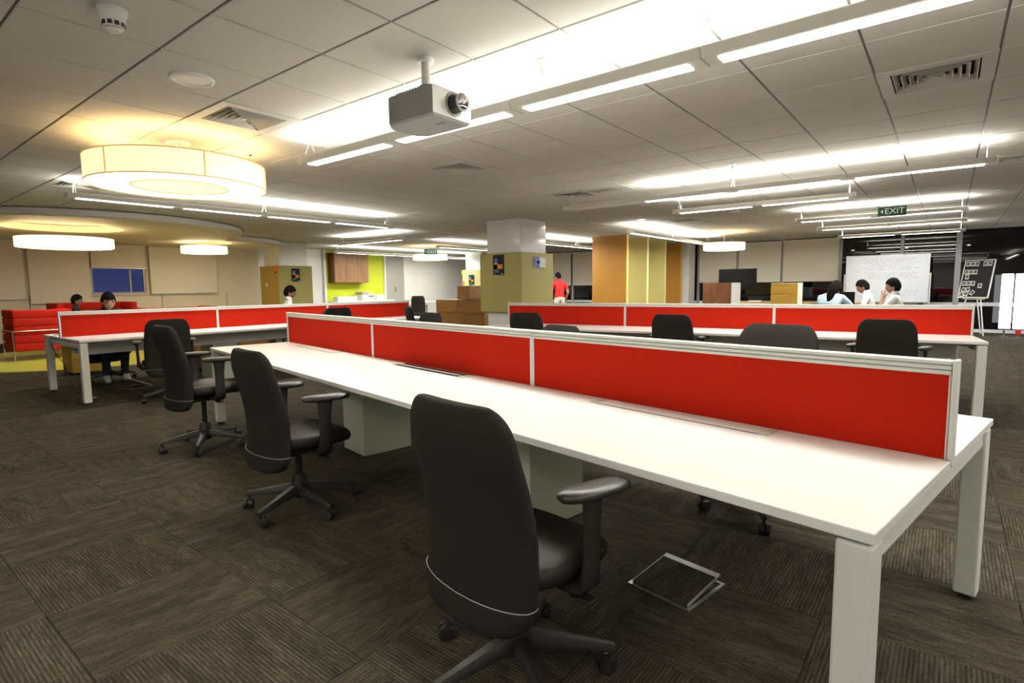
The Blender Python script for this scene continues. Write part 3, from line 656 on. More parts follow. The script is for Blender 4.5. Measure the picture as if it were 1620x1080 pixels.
# ------------------------------------------------------------------ desks
DL, DW, DH = 5.45, 1.50, 0.73
def desk(cx, cy, ang, label, open_flap=None, extra=True):
    root = empty('bench_desk', label, 'desk', (cx, cy, 0), ang, group='white bench desks with red screens')
    L2, W2 = DL / 2, DW / 2; bay = DL / 3
    for s_ in (1, -1):
        top = MB().b2(-L2, L2, s_ * 0.012, s_ * W2, DH - 0.026, DH, 0.002).build('tabletop', 'laminate_white', root)
        for k in range(3):
            x = (k - 1) * bay + 0.0; y0 = s_ * 0.028; y1 = s_ * 0.125
            opened = open_flap == (k, s_)
            fl = MB().b2(x - 0.37, x + 0.37, y0, y1, DH + 0.0004, DH + (0.0012 if opened else 0.003)).build('cable_flap', 'black_screen' if opened else 'metal_white', top)
            if opened: MB().b2(x - 0.36, x + 0.36, y1 - s_ * 0.035, y1 - s_ * 0.012, DH + 0.0013, DH + 0.008, 0.001).build('brush_strip', 'plastic_grey', top)
            MB().b2(x - 0.372, x + 0.372, y1, y1 + s_ * 0.004, DH + 0.0002, DH + 0.0015).build('flap_gap', 'dark_trim', top)
            for e_ in (-1, 1):
                MB().b2(x + e_ * 0.372, x + e_ * 0.41, y0, y1 + s_ * 0.004, DH + 0.0003, DH + 0.004, 0.001).build('flap_end', 'metal_cream', top)
    # end frames
    for e_ in (-1, 1):
        xo = e_ * (L2 - 0.004); xi = e_ * (L2 - 0.079)
        for s_ in (-1, 1):
            lg = MB().b2(xi, xo, s_ * (W2 - 0.085), s_ * (W2 - 0.006), 0.018, 0.695, 0.007, 2).build('leg', 'metal_white', root)
            MB().cyl(((xi + xo) / 2, s_ * (W2 - 0.045), 0.0), ((xi + xo) / 2, s_ * (W2 - 0.045), 0.02), 0.025, n=16).build('foot', 'plastic_black', lg)
        MB().b2(xi + e_ * 0.012, xo - e_ * 0.012, -W2 + 0.084, W2 - 0.084, 0.63, 0.69, 0.004).build('end_rail', 'metal_white', root)
    for s_ in (-1, 1):
        MB().b2(-L2 + 0.08, L2 - 0.08, s_ * 0.40 - 0.02, s_ * 0.40 + 0.02, 0.655, 0.704, 0.002).build('beam', 'metal_white', root)
        MB().b2(-L2 + 0.15, L2 - 0.15, s_ * 0.22 - 0.006, s_ * 0.22 + 0.006, 0.52, 0.700).build('cable_tray_side', 'metal_white', root)
    MB().b2(-L2 + 0.15, L2 - 0.15, -0.214, 0.214, 0.515, 0.527).build('cable_tray', 'metal_white', root)
    for x in (-bay / 2, bay / 2):
        MB().b2(x - 0.17, x + 0.17, -0.205, 0.205, 0.002, 0.514, 0.004).build('service_column', 'metal_cream', root)
    # screens
    zt = 1.035
    for k in range(3):
        x0 = -L2 + 0.01 + k * (DL - 0.02) / 3; x1 = x0 + (DL - 0.02) / 3
        ea, eb = (0.006 if k == 0 else 0.015), (0.006 if k == 2 else 0.015)
        scr = MB().b2(x0 + ea - 0.001, x1 - eb + 0.001, -0.014, 0.014, DH + 0.001, zt - 0.044).build('divider_screen', 'fabric_red', root)
        MB().b2(x0 + 0.001, x0 + ea, -0.02, 0.02, DH + 0.001, zt - 0.045, 0.002).build('frame_stile', 'metal_white', scr, label='white frame stile')
        MB().b2(x1 - eb, x1 - 0.001, -0.02, 0.02, DH + 0.001, zt - 0.045, 0.002).build('frame_stile', 'metal_white', scr, label='white frame stile')
        for q in range(3):
            z0 = zt - 0.045 + q * 0.0152
            MB().b2(x0 + 0.001, x1 - 0.001, -0.022, 0.022, z0, z0 + 0.0125, 0.0025).build('top_rail', 'metal_white', scr)
        MB().b2(x0 + 0.004, x1 - 0.004, -0.014, 0.014, zt - 0.044, zt - 0.004).build('rail_core', 'plastic_grey', scr)
    for e_ in (-1, 1):
        MB().b2(e_ * (L2 - 0.009), e_ * (L2 + 0.004), -0.024, 0.024, DH + 0.001, zt + 0.001, 0.003).build('screen_end_post', 'metal_white', root)
    return root
desk(2.585, 2.652, R(80.0), 'long white bench desk with red screens beside the open floor box', open_flap=(1, 1))
desk(4.555, 8.30, 0.0, 'white bench desk with red screens in front of the red lounge seats')
desk(6.888, 2.50, R(97.5), 'white bench desk with red screens in front of the meeting corner with whiteboard')

# ------------------------------------------------------------------ office chair
def make_chair():
    root = empty('office_chair', 'x', 'chair', (0, 0, 0), 0, group='black swivel office chairs')
    # backrest: lofted cushion, slightly wrapped, leaning back, lumbar curve
    def bend(v): return Vector((v.x + 0.75 * v.y * v.y, v.y, v.z))
    rings = []
    zs = [0.305, 0.310, 0.325, 0.36, 0.46, 0.56, 0.64, 0.72, 0.79, 0.83, 0.86, 0.885, 0.905, 0.920, 0.932, 0.941, 0.947, 0.950]
    for z in zs:
        t = (z - 0.305) / 0.645
        a = 0.232 + 0.012 * math.sin(PI * t) - 0.018 * t
        u = max(0.0, (z - 0.83) / 0.12); a -= 0.075 * (1 - math.sqrt(max(0, 1 - u * u)))
        lo = max(0.0, (0.36 - z) / 0.055); a -= 0.035 * lo * lo
        thick = 0.046 * (1 - 0.55 * u ** 4) * (1 - 0.5 * lo)
        if z in (zs[0], zs[-1]): a *= 0.93; thick *= 0.45
        xc = -0.212 - 0.045 * t + 0.03 * math.sin(PI * min(1, t * 1.25)) - 0.015 * t * t
        rings.append(superring(xc, 0, z, thick, a, 32, 3.2, bend))
    back = MB().loft(rings).build('backrest', 'fabric_black', root, smooth=60)
    # lower back shell with pale piping
    rings = []
    for z, g in ((0.292, -0.02), (0.297, 0.0), (0.32, 0.007), (0.36, 0.008), (0.378, 0.007), (0.381, 0.001)):
        t = max(0, (z - 0.305) / 0.645); a = 0.232 + g * 0.6 - (0.035 * max(0, (0.36 - z) / 0.055) ** 2)
        xc = -0.215 - 0.045 * t + 0.03 * math.sin(PI * min(1, t * 1.25))
        rings.append(superring(xc - 0.002, 0, z, 0.046 + g * 0.3, a, 32, 3.2, bend))
    MB().loft(rings).build('back_shell', 'fabric_black', back, smooth=50)
    pts = [v + Vector((0, 0, 0.0)) for v in superring(-0.2085, 0, 0.380, 0.0488, 0.2372, 48, 3.2, bend)]
    MB().tube(pts + [pts[0]], 0.0016, 6).build('piping', 'plastic_grey', back)
    # seat cushion
    def seat_f(v):
        d = max(0, v.x - 0.10); return Vector((v.x, v.y, v.z - 0.9 * d * d + 0.12 * v.y * v.y))
    rings = [superring(0.035, 0, z, a, b, 36, 3.0, seat_f) for z, a, b in ((0.388, 0.15, 0.15), (0.390, 0.205, 0.205), (0.402, 0.232, 0.232), (0.425, 0.243, 0.243), (0.448, 0.238, 0.238), (0.462, 0.222, 0.222), (0.470, 0.19, 0.19), (0.472, 0.10, 0.10))]
    seat = MB().loft(rings).build('seat', 'leather_black', root, smooth=60)
    mb = MB(); mb.b2(-0.12, 0.12, -0.10, 0.10, 0.335, 0.392, 0.012, 2); mb.b2(-0.215, -0.10, -0.035, 0.035, 0.345, 0.372, 0.006); mb.build('tilt_mechanism', 'plastic_black', root)
    mb = MB(); mb.cyl((0.02, -0.10, 0.352), (0.03, -0.21, 0.345), 0.006, n=8); mb.box((0.035, -0.245, 0.343), (0.045, 0.075, 0.010), 0.004, 2); mb.build('height_lever', 'plastic_black', root)
    # arms
    for s_ in (-1, 1):
        mb = MB()
        rings = []
        for y, z, w, h in ((0.12, 0.372, 0.05, 0.018), (0.20, 0.372, 0.05, 0.018), (0.250, 0.375, 0.045, 0.022), (0.268, 0.40, 0.040, 0.028), (0.274, 0.46, 0.036, 0.016), (0.277, 0.56, 0.034, 0.015), (0.279, 0.64, 0.042, 0.016), (0.279, 0.667, 0.048, 0.018)):
            ax = z > 0.385
            r_ = []
            for k in range(12):
                t = 2 * PI * k / 12
                if not ax: r_.append(Vector((0.035 + w * math.cos(t), s_ * y, z + h * math.sin(t))))
                else: r_.append(Vector((0.035 + w * math.cos(t), s_ * (y + h * math.sin(t) * (-1)), z)))
            rings.append(r_)
        # keep ring orientation continuous through the elbow
        arm = mb.loft(rings).build('arm_post', 'plastic_black', root, smooth=50)
        pr = [superring(0.045, s_ * 0.278, z, a, b, 28, 2.6, lambda v: Vector((v.x, v.y + s_ * -0.10 * (v.x - 0.045) ** 2, v.z))) for z, a, b in ((0.664, 0.105, 0.030), (0.668, 0.122, 0.040), (0.678, 0.130, 0.046), (0.688, 0.128, 0.045), (0.695, 0.116, 0.037), (0.698, 0.08, 0.020))]
        MB().loft([[Vector((0.035, s_ * 0.278, 0)) + Matrix.Rotation(R(-11), 3, 'Z') @ (v - Vector((0.035, s_ * 0.278, 0))) for v in r_] for r_ in pr]).build('arm_pad', 'plastic_arm', arm, smooth=60)
    # gas column, five-star base
    mb = MB(); mb.cyl((0, 0, 0.09), (0, 0, 0.34), 0.019, n=18); mb.build('gas_column', 'plastic_black', root, smooth=40)
    mb = MB(); mb.lathe([(0.001, 0.065), (0.036, 0.065), (0.050, 0.09), (0.052, 0.13), (0.042, 0.165), (0.034, 0.205), (0.001, 0.206)], n=24); mb.build('base_hub', 'plastic_black', root, smooth=40)
    for k in range(5):
        t = R(18) + k * 2 * PI / 5; M = Matrix.Rotation(t, 4, 'Z')
        rings = []
        for x, z, w, h in ((0.03, 0.118, 0.032, 0.030), (0.12, 0.108, 0.027, 0.023), (0.22, 0.094, 0.021, 0.017), (0.305, 0.082, 0.017, 0.013), (0.318, 0.080, 0.013, 0.010)):
            rings.append([M @ Vector((x, w * c_, z + h * d_)) for c_, d_ in ((1, -0.8), (1, 0.1), (0.55, 1), (-0.55, 1), (-1, 0.1), (-1, -0.8))])
        leg = MB().loft(rings).build('leg', 'plastic_black', root, smooth=35)
        mb = MB(); c = M @ Vector((0.305, 0, 0)); q = Matrix.Rotation(t + 0.9 * k, 4, 'Z')
        p = lambda x, y, z: tuple(c + q @ Vector((x, y, z)))
        mb.cyl(p(0, 0, 0.05), p(0, 0, 0.075), 0.008, n=10)
        for s_ in (-1, 1):
            mb.cyl(p(0.018, s_ * 0.006, 0.0285), p(0.018, s_ * 0.024, 0.0285), 0.0283, n=20); mb.cyl(p(0.018, s_ * 0.024, 0.0285), p(0.018, s_ * 0.027, 0.0285), 0.0283, 0.02, n=20)
        mb.cyl(p(0.018, -0.008, 0.0285), p(0.018, 0.008, 0.0285), 0.018, n=14)
        mb.box(p(0.008, 0, 0.045), (0.03, 0.03, 0.016), 0.006, 2)
        mb.build('caster', 'plastic_black', leg, smooth=35)
    return root
proto = make_chair(); used = [False]
def chair(x, y, deg, label, raise_back=0.0, base_turn=0.0, z_seat=0.0):
    c = proto if not used[0] else copy_tree(proto); used[0] = True
    c.location = (x, y, 0); c.rotation_euler = (0, 0, R(deg)); c['label'] = label
    for ch in c.children:
        n = ch.name.split('.')[0]
        if n == 'backrest': ch.location.z = raise_back + z_seat
        elif n not in ('leg', 'base_hub'): ch.location.z = z_seat
        if n in ('leg', 'base_hub'): ch.rotation_euler.z = R(base_turn)
    return c
chair(1.36, 1.06, -8, 'black swivel office chair standing beside the open floor box', base_turn=10)
chair(1.69, 2.92, -6, 'black swivel office chair between two others on the aisle side of the front desk', base_turn=-30)
chair(1.92, 4.70, -4, 'black swivel office chair at the corner of the front desk facing the lounge', base_turn=6, z_seat=0.055)
chair(2.57, 7.22, 78, 'black swivel office chair with its back to the front desk, before the lounge desk', base_turn=30)
chair(3.22, 0.80, 172, 'black swivel office chair with a high-set back behind the front red screen', 0.085, base_turn=12)
chair(3.56, 2.53, 170, 'black swivel office chair mostly hidden behind the middle red screen of the front desk', 0.0, base_turn=40)
chair(4.24, 4.78, 168, 'black swivel office chair hidden behind the far red screen of the front desk', 0.03, base_turn=5)
chair(5.80, 4.22, 12, 'black swivel office chair at the second desk, closest to the middle pillar', base_turn=5)
chair(6.12, 2.42, 6, 'black swivel office chair at the middle bay of the second red-screened desk', base_turn=25)
chair(6.10, 0.42, 0, 'black swivel office chair with both arms showing, at the open end of the second desk', base_turn=5)
chair(5.95, 6.42, -35, 'black swivel office chair turned sideways, past the end of the lounge desk', 0.04, base_turn=5)
chair(4.78, 7.20, 84, 'black swivel office chair at the middle bay of the lounge desk', 0.05, base_turn=9)
chair(2.60, 9.42, -92, 'black swivel office chair under the man seated behind the lounge desk', -0.05)
chair(5.56, 9.93, -25, 'black swivel office chair under the person bending over behind the lounge desk', -0.05)
chair(10.82, 1.66, -6, 'black swivel office chair under the woman in light blue', -0.02)
chair(12.20, 1.12, 90, 'black swivel office chair under the man in white beside the monitor', 0.0)
chair(10.86, 0.62, 84, 'black swivel office chair under the man in white resting chin on hand', 0.0)
chair(12.72, 14.02, 45, 'dark office chair at the small white table past the pantry', 0.06)
chair(14.48, 14.15, 140, 'dark office chair half hidden behind the stacked wooden blocks', 0.05)

# ------------------------------------------------------------------ things on the pillars
def poster(x, y, z, rz, w, h, lab, kind):
    root = empty('poster', lab, 'poster', (x, y, z), rz, group='posters on the pillar cladding')
    # local: picture in the XZ plane, front towards -Y
    base = 'poster_dark' if kind != 'blue' else 'paper'
    MB().b2(-w / 2, w / 2, -0.008, 0.0, -h / 2, h / 2).build('sheet', base, root)
    def patch(x0, x1, z0, z1, m, n='printed_patch'):
        MB().b2(x0 * w, x1 * w, -0.0095, -0.0082, z0 * h, z1 * h).build(n, m, root)
    if kind == 'dark':
        mb = MB(); mb.cyl((-0.22 * w, -0.0082, 0.22 * h), (-0.22 * w, -0.0100, 0.22 * h), 0.17 * w, n=20); mb.build('blue_disc', 'poster_blue', root)
        patch(-0.38, 0.38, -0.20, 0.02, 'poster_orange'); patch(-0.38, -0.08, -0.20, 0.10, 'poster_yellow'); patch(-0.38, 0.05, -0.38, -0.23, 'poster_green')
        patch(-0.05, 0.38, 0.12, 0.33, 'poster_dark'); patch(0.25, 0.40, -0.46, -0.42, 'paper'); patch(-0.40, -0.34, -0.46, -0.43, 'paper')
    else:
        patch(-0.5, -0.02, -0.5, 0.5, 'poster_blue'); patch(-0.24, -0.02, -0.12, 0.16, 'paper'); patch(0.05, 0.45, 0.40, 0.42, 'ink_grey')
        for k in range(3): patch(0.06, 0.44, -0.1 - 0.15 * k, -0.085 - 0.15 * k, 'ink_grey')
    return root
poster(8.431, 6.96, 1.70, -PI / 2, 0.27, 0.39, 'dark portrait poster with blue and orange shapes on the middle olive pillar', 'dark')
poster(9.01, 6.390, 1.745, 0, 0.41, 0.20, 'white and blue landscape poster on the middle olive pillar', 'blue')
poster(8.62, 14.565, 1.67, 0, 0.25, 0.37, 'dark portrait poster with blue and orange shapes on the pillar beside the lounge', 'dark')
poster(15.552, 14.17, 1.55, -PI / 2, 0.27, 0.38, 'dark portrait poster on the yellow cladding of the far pillar', 'dark')
root = empty('wall_sign', 'small orange notice on the warm-tinted side of the lounge pillar', 'sign', (8.115, 14.73, 1.82))
MB().b2(-0.006, 0.0, -0.055, 0.055, -0.05, 0.09).build('notice', 'sign_orange', root); MB().b2(-0.006, 0.0, -0.055, 0.055, -0.09, -0.052).build('notice_foot', 'poster_dark', root)
root = empty('light_switch', 'small white switch plate on the warm-tinted side of the lounge pillar', 'light switch', (8.115, 15.23, 1.41))
MB().b2(-0.008, 0.0, -0.04, 0.04, -0.05, 0.05, 0.003).build('plate', 'plastic_white', root); MB().b2(-0.012, -0.008, -0.012, 0.012, -0.02, 0.02, 0.002).build('rocker', 'plastic_white', root)
for z, m, lab in ((1.83, 'poster_yellow', 'yellow sticker high on the far yellow pillar'), (1.44, 'sign_orange', 'orange sticker low on the far yellow pillar')):
    root = empty('sticker', lab, 'sticker', (15.552, 14.60, z)); MB().b2(-0.004, 0, -0.06, 0.06, -0.07, 0.07).build('sheet', m, root); MB().b2(-0.006, -0.004, -0.025, 0.025, -0.025, 0.025).build('print', 'poster_orange', root)

# ------------------------------------------------------------------ fins beside the tube light
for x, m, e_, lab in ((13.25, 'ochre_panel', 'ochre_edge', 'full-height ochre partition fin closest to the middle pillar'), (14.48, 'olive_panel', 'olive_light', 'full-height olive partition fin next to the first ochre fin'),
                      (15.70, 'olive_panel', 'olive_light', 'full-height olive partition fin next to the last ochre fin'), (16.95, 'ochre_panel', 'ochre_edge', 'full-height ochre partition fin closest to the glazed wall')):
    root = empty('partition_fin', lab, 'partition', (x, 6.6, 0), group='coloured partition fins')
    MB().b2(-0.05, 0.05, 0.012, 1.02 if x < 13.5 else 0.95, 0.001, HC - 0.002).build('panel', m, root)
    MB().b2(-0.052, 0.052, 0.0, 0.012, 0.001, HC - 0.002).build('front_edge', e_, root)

# ------------------------------------------------------------------ pantry
root = empty('wall_cabinet', 'brown wooden wall cabinet on the lime pantry wall', 'cabinet', (11.7, Y1 - 0.002, 1.48))
MB().b2(-0.69, 0.69, -0.38, 0.0, 0.0, 1.0).build('body', 'wood_dark', root)
for k in range(3):
    dr = MB().b2(-0.69 + k * 0.46 + 0.003, -0.69 + (k + 1) * 0.46 - 0.003, -0.40, -0.381, 0.005, 0.995, 0.002).build('door', 'wood_cabinet', root)
    MB().b2(-0.69 + k * 0.46 + 0.40, -0.69 + k * 0.46 + 0.415, -0.415, -0.4, 0.04, 0.16).build('handle', 'aluminium', dr)
root = empty('pantry_counter', 'white counter along the lime pantry wall', 'counter', (12.2, Y1 - 0.006, 0))
MB().b2(-1.26, 1.14, -0.60, 0, 0.81, 0.85, 0.004).build('worktop', 'laminate_white', root)
MB().b2(-1.26, 1.14, -0.54, -0.0, 0.001, 0.81).build('carcass', 'laminate_white', root)
for k in range(4): MB().b2(-1.255 + k * 0.6, -1.265 + (k + 1) * 0.6, -0.558, -0.541, 0.1, 0.80, 0.002).build('door', 'laminate_white', root)
root = empty('document_tray', 'long low white box on the pantry counter', 'box', (11.45, 16.25, 0.852)); MB().b2(-0.42, 0.35, -0.14, 0.14, 0, 0.15, 0.006).build('body', 'plastic_white', root); MB().b2(-0.40, 0.33, -0.12, 0.12, 0.15, 0.157, 0.002).build('lid', 'plastic_white', root)
root = empty('copier', 'white office copier with a raised paper tray on the pantry counter', 'copier', (12.28, 16.28, 0.852))
MB().b2(-0.28, 0.26, -0.22, 0.22, 0.0, 0.20, 0.015, 2).build('body', 'plastic_white', root)
MB().b2(-0.28, -0.02, -0.21, 0.2, 0.201, 0.30, 0.01, 2).build('scanner', 'plastic_grey', root)
MB().b2(-0.08, 0.26, -0.20, 0.20, 0.215, 0.235, 0.004, 1, Matrix.Translation((0, 0, 0.02)) @ Matrix.Rotation(R(-10), 4, 'Y')).build('paper_tray', 'plastic_white', root)
MB().b2(-0.02, 0.20, -0.226, -0.219, 0.135, 0.165).build('output_slot', 'black_screen', root); MB().b2(0.06, 0.11, -0.226, -0.219, 0.06, 0.09).build('control_panel', 'plastic_black', root)
root = empty('desktop_printer', 'small white printer beside the copier on the pantry counter', 'printer', (12.80, 16.25, 0.852))
MB().b2(-0.17, 0.17, -0.17, 0.17, 0.0, 0.21, 0.03, 3).build('body', 'plastic_white', root); MB().b2(-0.10, 0.10, -0.176, -0.168, 0.05, 0.07).build('slot', 'plastic_grey', root)

# ------------------------------------------------------------------ stacked wooden blocks
def block(x0, x1, y0, y1, z0, z1, lab, m='wood_brown'):
    root = empty('wooden_block', lab, 'wooden block', ((x0 + x1) / 2, (y0 + y1) / 2, z0), group='stacked wooden blocks')
    w, d, h = (x1 - x0) / 2 - 0.004, (y1 - y0) / 2 - 0.004, z1 - z0 - 0.003
    MB().b2(-w, w, -d, d, 0.004, h - 0.018, 0.003).build('body', m, root); MB().b2(-w, w, -d, d, h - 0.0175, h, 0.003).build('top_board', m, root)
H_ = 0.327
for (y0, y1), lab in zip(((8.36, 9.15), (9.15, 9.98)), ('bottom wooden block of the stack, on the pillar side', 'bottom wooden block of the stack, on the pantry side')): block(9.6, 10.5, y0, y1, 0.0015, H_, lab)
for (y0, y1), lab in zip(((8.36, 9.0), (9.0, 9.96)), ('wooden block in the second layer of the stack, pillar side', 'wooden block in the second layer of the stack, pantry side')): block(9.6, 10.5, y0, y1, H_, 2 * H_, lab)
for (y0, y1), lab in zip(((8.42, 9.22), (9.22, 9.95)), ('wooden block in the third layer of the stack, under the topmost one', 'wooden block in the third layer of the stack, with nothing on it')): block(9.6, 10.4, y0, y1, 2 * H_, 3 * H_, lab)
block(9.6, 10.3, 8.83, 9.22, 3 * H_, 4 * H_, 'topmost wooden block of the stepped stack', 'wood_brown')
root = empty('side_table', 'small white table past the pantry, with a dark chair', 'table', (13.45, 14.75, 0))
MB().b2(-0.6, 0.6, -0.4, 0.4, 0.75, 0.78, 0.004).build('tabletop', 'laminate_white', root)
for sx in (-1, 1):
    for sy in (-1, 1): MB().b2(sx * 0.58, sx * 0.52, sy * 0.38, sy * 0.32, 0.001, 0.749, 0.004).build('leg', 'metal_white', root)

# ------------------------------------------------------------------ lounge seats
def lounge(cx, cy, rz, w, d, hgt, lab):
    root = empty('lounge_seat', lab, 'sofa', (cx, cy, 0), rz, group='red quilted lounge seats')
    z0 = 0.18; n = 5; rh = (hgt - z0) / n
    for k in range(n):
        za = z0 + k * rh
        MB().b2(-w / 2, w / 2, -d / 2, -d / 2 + 0.10, za + 0.002, za + rh - 0.002, 0.022, 3).build('back_roll', 'sofa_red', root, smooth=50)
        for s_ in (-1, 1):
            MB().b2(s_ * w / 2, s_ * (w / 2 - 0.10), -d / 2 + 0.101, d / 2, za + 0.002, za + rh - 0.002, 0.022, 3).build('side_roll', 'sofa_red', root, smooth=50)
    MB().b2(-w / 2 + 0.105, w / 2 - 0.105, -d / 2 + 0.105, d / 2, z0, 0.30, 0.01).build('seat_base', 'sofa_red', root)
    MB().b2(-w / 2 + 0.105, w / 2 - 0.105, -d / 2 + 0.105, d / 2, 0.302, 0.43, 0.03, 3).build('seat_cushion', 'sofa_red', root, smooth=50)
    mb = MB(); a, b = w / 2 + 0.012, d / 2 + 0.012; zz = 0.555
    mb.tube([(-a, b, zz), (-a, -b + 0.03, zz), (-a + 0.01, -b + 0.01, zz), (-a + 0.03, -b, zz), (a - 0.03, -b, zz), (a - 0.01, -b + 0.01, zz), (a, -b + 0.03, zz), (a, b, zz)], 0.010, 8)
    mb.build('metal_rail', 'chrome', root, smooth=60)
    for sx in (-1, 1):
        for sy in (-1, 1): MB().cyl((sx * (w / 2 + 0.012), sy * (d / 2 - 0.02), 0.007), (sx * (w / 2 + 0.012), sy * (d / 2 - 0.02), 0.555), 0.011, n=10).build('leg', 'chrome', root, smooth=40)
    return root
lounge(2.73, 13.83, 0, 0.88, 0.90, 0.945, 'red quilted armchair with a chrome rail, its back to the desks')
lounge(3.95, 15.05, PI, 1.45, 0.90, 1.03, 'red quilted sofa under the window, with the profile man on it')
lounge(5.15, 13.75, 0, 1.50, 0.85, 0.91, 'red quilted sofa beside the armchair, its back to the lounge desk')

# ------------------------------------------------------------------ small things by the desks
def drawer_unit(x, y, rz, w, d, h, m, lab):
    root = empty('drawer_pedestal', lab, 'drawers', (x, y, 0), rz, group='low drawer pedestals')
    MB().b2(-w / 2, w / 2, -d / 2 + 0.018, d / 2, 0.03, h, 0.003).build('body', m, root)
    for k in range(2):
        f_ = MB().b2(-w / 2 + 0.002, w / 2 - 0.002, -d / 2, -d / 2 + 0.017, 0.035 + k * (h - 0.035) / 2, 0.03 + (k + 1) * (h - 0.035) / 2, 0.002).build('drawer', m, root)
        MB().b2(-0.05, 0.05, -d / 2 - 0.012, -d / 2 - 0.001, 0.035 + (k + 0.8) * (h - 0.035) / 2, 0.045 + (k + 0.8) * (h - 0.035) / 2).build('handle', 'aluminium', f_)
    for sx in (-1, 1):
        for sy in (-1, 1): MB().cyl((sx * (w / 2 - 0.04), sy * (d / 2 - 0.05), 0.001), (sx * (w / 2 - 0.04), sy * (d / 2 - 0.05), 0.031), 0.018, n=12).build('caster', 'plastic_black', root)
drawer_unit(2.62, 10.65, 0, 0.42, 0.5, 0.46, 'wood_amber', 'amber wooden drawer pedestal behind the lounge desk, beside the seated man')
drawer_unit(3.95, 9.55, 0, 0.42, 0.5, 0.48, 'wood_brown', 'brown wooden drawer pedestal behind the lounge desk, seen under its tabletop')
drawer_unit(4.75, 9.75, 0, 0.42, 0.5, 0.5, 'wood_brown', 'brown wooden drawer pedestal behind the far bay of the lounge desk')

def floor_box(x, y, rz, w, tilt, lab, panel):
    root = empty('floor_box', lab, 'floor box', (x, y, 0.0), rz, group='floor power boxes')
    t = 0.014; a = w / 2; mb = MB()
    for s_ in (-1, 1): mb.b2(-a, a, s_ * (a - t), s_ * a, 0.0008, 0.006); mb.b2(s_ * (a - t), s_ * a, -a + t, a - t, 0.0008, 0.006)
    mb.build('frame', 'aluminium', root)
    MB().b2(-a + t, a - t, -a + t, a - t, 0.0006, 0.002).build('recess', 'black_screen', root)
    M = Matrix.Translation((-a + t, 0, 0.006)) @ Matrix.Rotation(-tilt, 4, 'Y')
    me = MB().b2(0.002, w - 2 * t - 0.03, -a + t + 0.004, a - t - 0.004, 0.0, 0.010, M=M)
    lid = me.build('lid', panel, root)
    uvl_ = lid.data.uv_layers.new(name='UVMap')
    for lp in lid.data.loops: uvl_.data[lp.index].uv = (lid.data.vertices[lp.vertex_index].co.x / 0.6, lid.data.vertices[lp.vertex_index].co.y / 0.6)
    mb = MB(); mb.b2(w - 2 * t - 0.03, w - 2 * t, -a + t, a - t, 0.0, 0.013, 0.002, M=M); mb.build('lid_edge', 'aluminium', lid)
    mb = MB()
    for s_ in (-1, 1): mb.b2(0.002, w - 2 * t - 0.03, s_ * (a - t - 0.004), s_ * (a - t), 0.0, 0.0115, M=M)
    mb.build('lid_rim', 'aluminium', lid)
floor_box(2.19, 0.85, R(-10), 0.29, R(7), 'carpeted floor box with a slightly raised lid under the front desk', 'carpet')
floor_box(2.60, 8.45, R(200), 0.30, R(24), 'floor box with its pale lid raised under the lounge desk', 'plastic_grey')

pts = [(2.02, 8.62, 0.736), (1.93, 8.66, 0.744), (1.86, 8.66, 0.740), (1.815, 8.64, 0.715), (1.808, 8.60, 0.62), (1.83, 8.52, 0.50), (1.88, 8.44, 0.40), (1.89, 8.42, 0.30), (1.90, 8.42, 0.22), (1.93, 8.36, 0.12), (2.00, 8.24, 0.05), (2.03, 8.10, 0.015), (2.0, 7.98, 0.02)]
root = empty('power_cable', 'thin black cable hanging over the end of the lounge desk to the floor', 'cable')
MB().tube(pts, 0.0045, 8).build('cord', 'plastic_black', root, smooth=60); MB().cyl((1.885, 8.43, 0.36), (1.895, 8.42, 0.25), 0.013, n=10).build('plug', 'plastic_black', root)
root = empty('power_strip', 'flat dark power strip on the carpet by the lounge desk leg', 'power strip', (1.98, 7.86, 0), R(100))
MB().b2(-0.11, 0.11, -0.028, 0.028, 0.001, 0.035, 0.005).build('body', 'plastic_black', root)
for k in range(3): MB().b2(-0.085 + k * 0.06, -0.045 + k * 0.06, -0.018, 0.018, 0.0352, 0.037).build('socket', 'plastic_grey', root)

# ------------------------------------------------------------------ meeting corner
root = empty('storage_cabinet', 'grey storage cabinet with dark brown front, below the television', 'cabinet', (13.67, 4.32, 0))
MB().b2(-0.35, 0.37, -0.33, 0.33, 0.001, 1.31, 0.003).build('body', 'paint_white', root)
for s_ in (-1, 1):
    dr = MB().b2(-0.37, -0.351, s_ * 0.002, s_ * 0.33, 0.05, 1.31, 0.002).build('door', 'wood_dark', root)
    MB().b2(-0.385, -0.37, s_ * 0.02, s_ * 0.03, 0.7, 0.85).build('handle', 'aluminium', dr)
root = empty('storage_cabinet', 'storage cabinet with amber wooden drawers in front of the dark window', 'cabinet', (13.57, 2.86, 0))
MB().b2(-0.25, 0.26, -0.27, 0.27, 0.001, 1.29, 0.003).build('body', 'paint_beige', root)
for k in range(5):
    dr = MB().b2(-0.27, -0.251, -0.27, 0.27, 0.05 + k * 0.248, 0.294 + k * 0.248, 0.002).build('drawer', 'wood_amber', root)
    MB().b2(-0.28, -0.27, -0.06, 0.06, 0.25 + k * 0.248, 0.26 + k * 0.248).build('handle', 'wood_amber', dr)
root = empty('television', 'large black flat television on a floor stand before the pale blinds', 'television', (14.62, 4.24, 0))
MB().b2(-0.02, 0.025, -0.46, 0.46, 1.15, 1.66, 0.006).build('screen', 'black_screen', root)
MB().b2(0.026, 0.07, -0.25, 0.25, 1.2, 1.55, 0.01).build('rear_housing', 'plastic_black', root)
MB().b2(0.03, 0.09, -0.05, 0.05, 0.04, 1.4, 0.004).build('stand_post', 'plastic_black', root); MB().b2(-0.2, 0.3, -0.3, 0.3, 0.001, 0.04, 0.01).build('stand_base', 'plastic_black', root)
root = empty('work_table', 'long light wood table in front of the dark windows', 'table', (16.2, 3.3, 0))
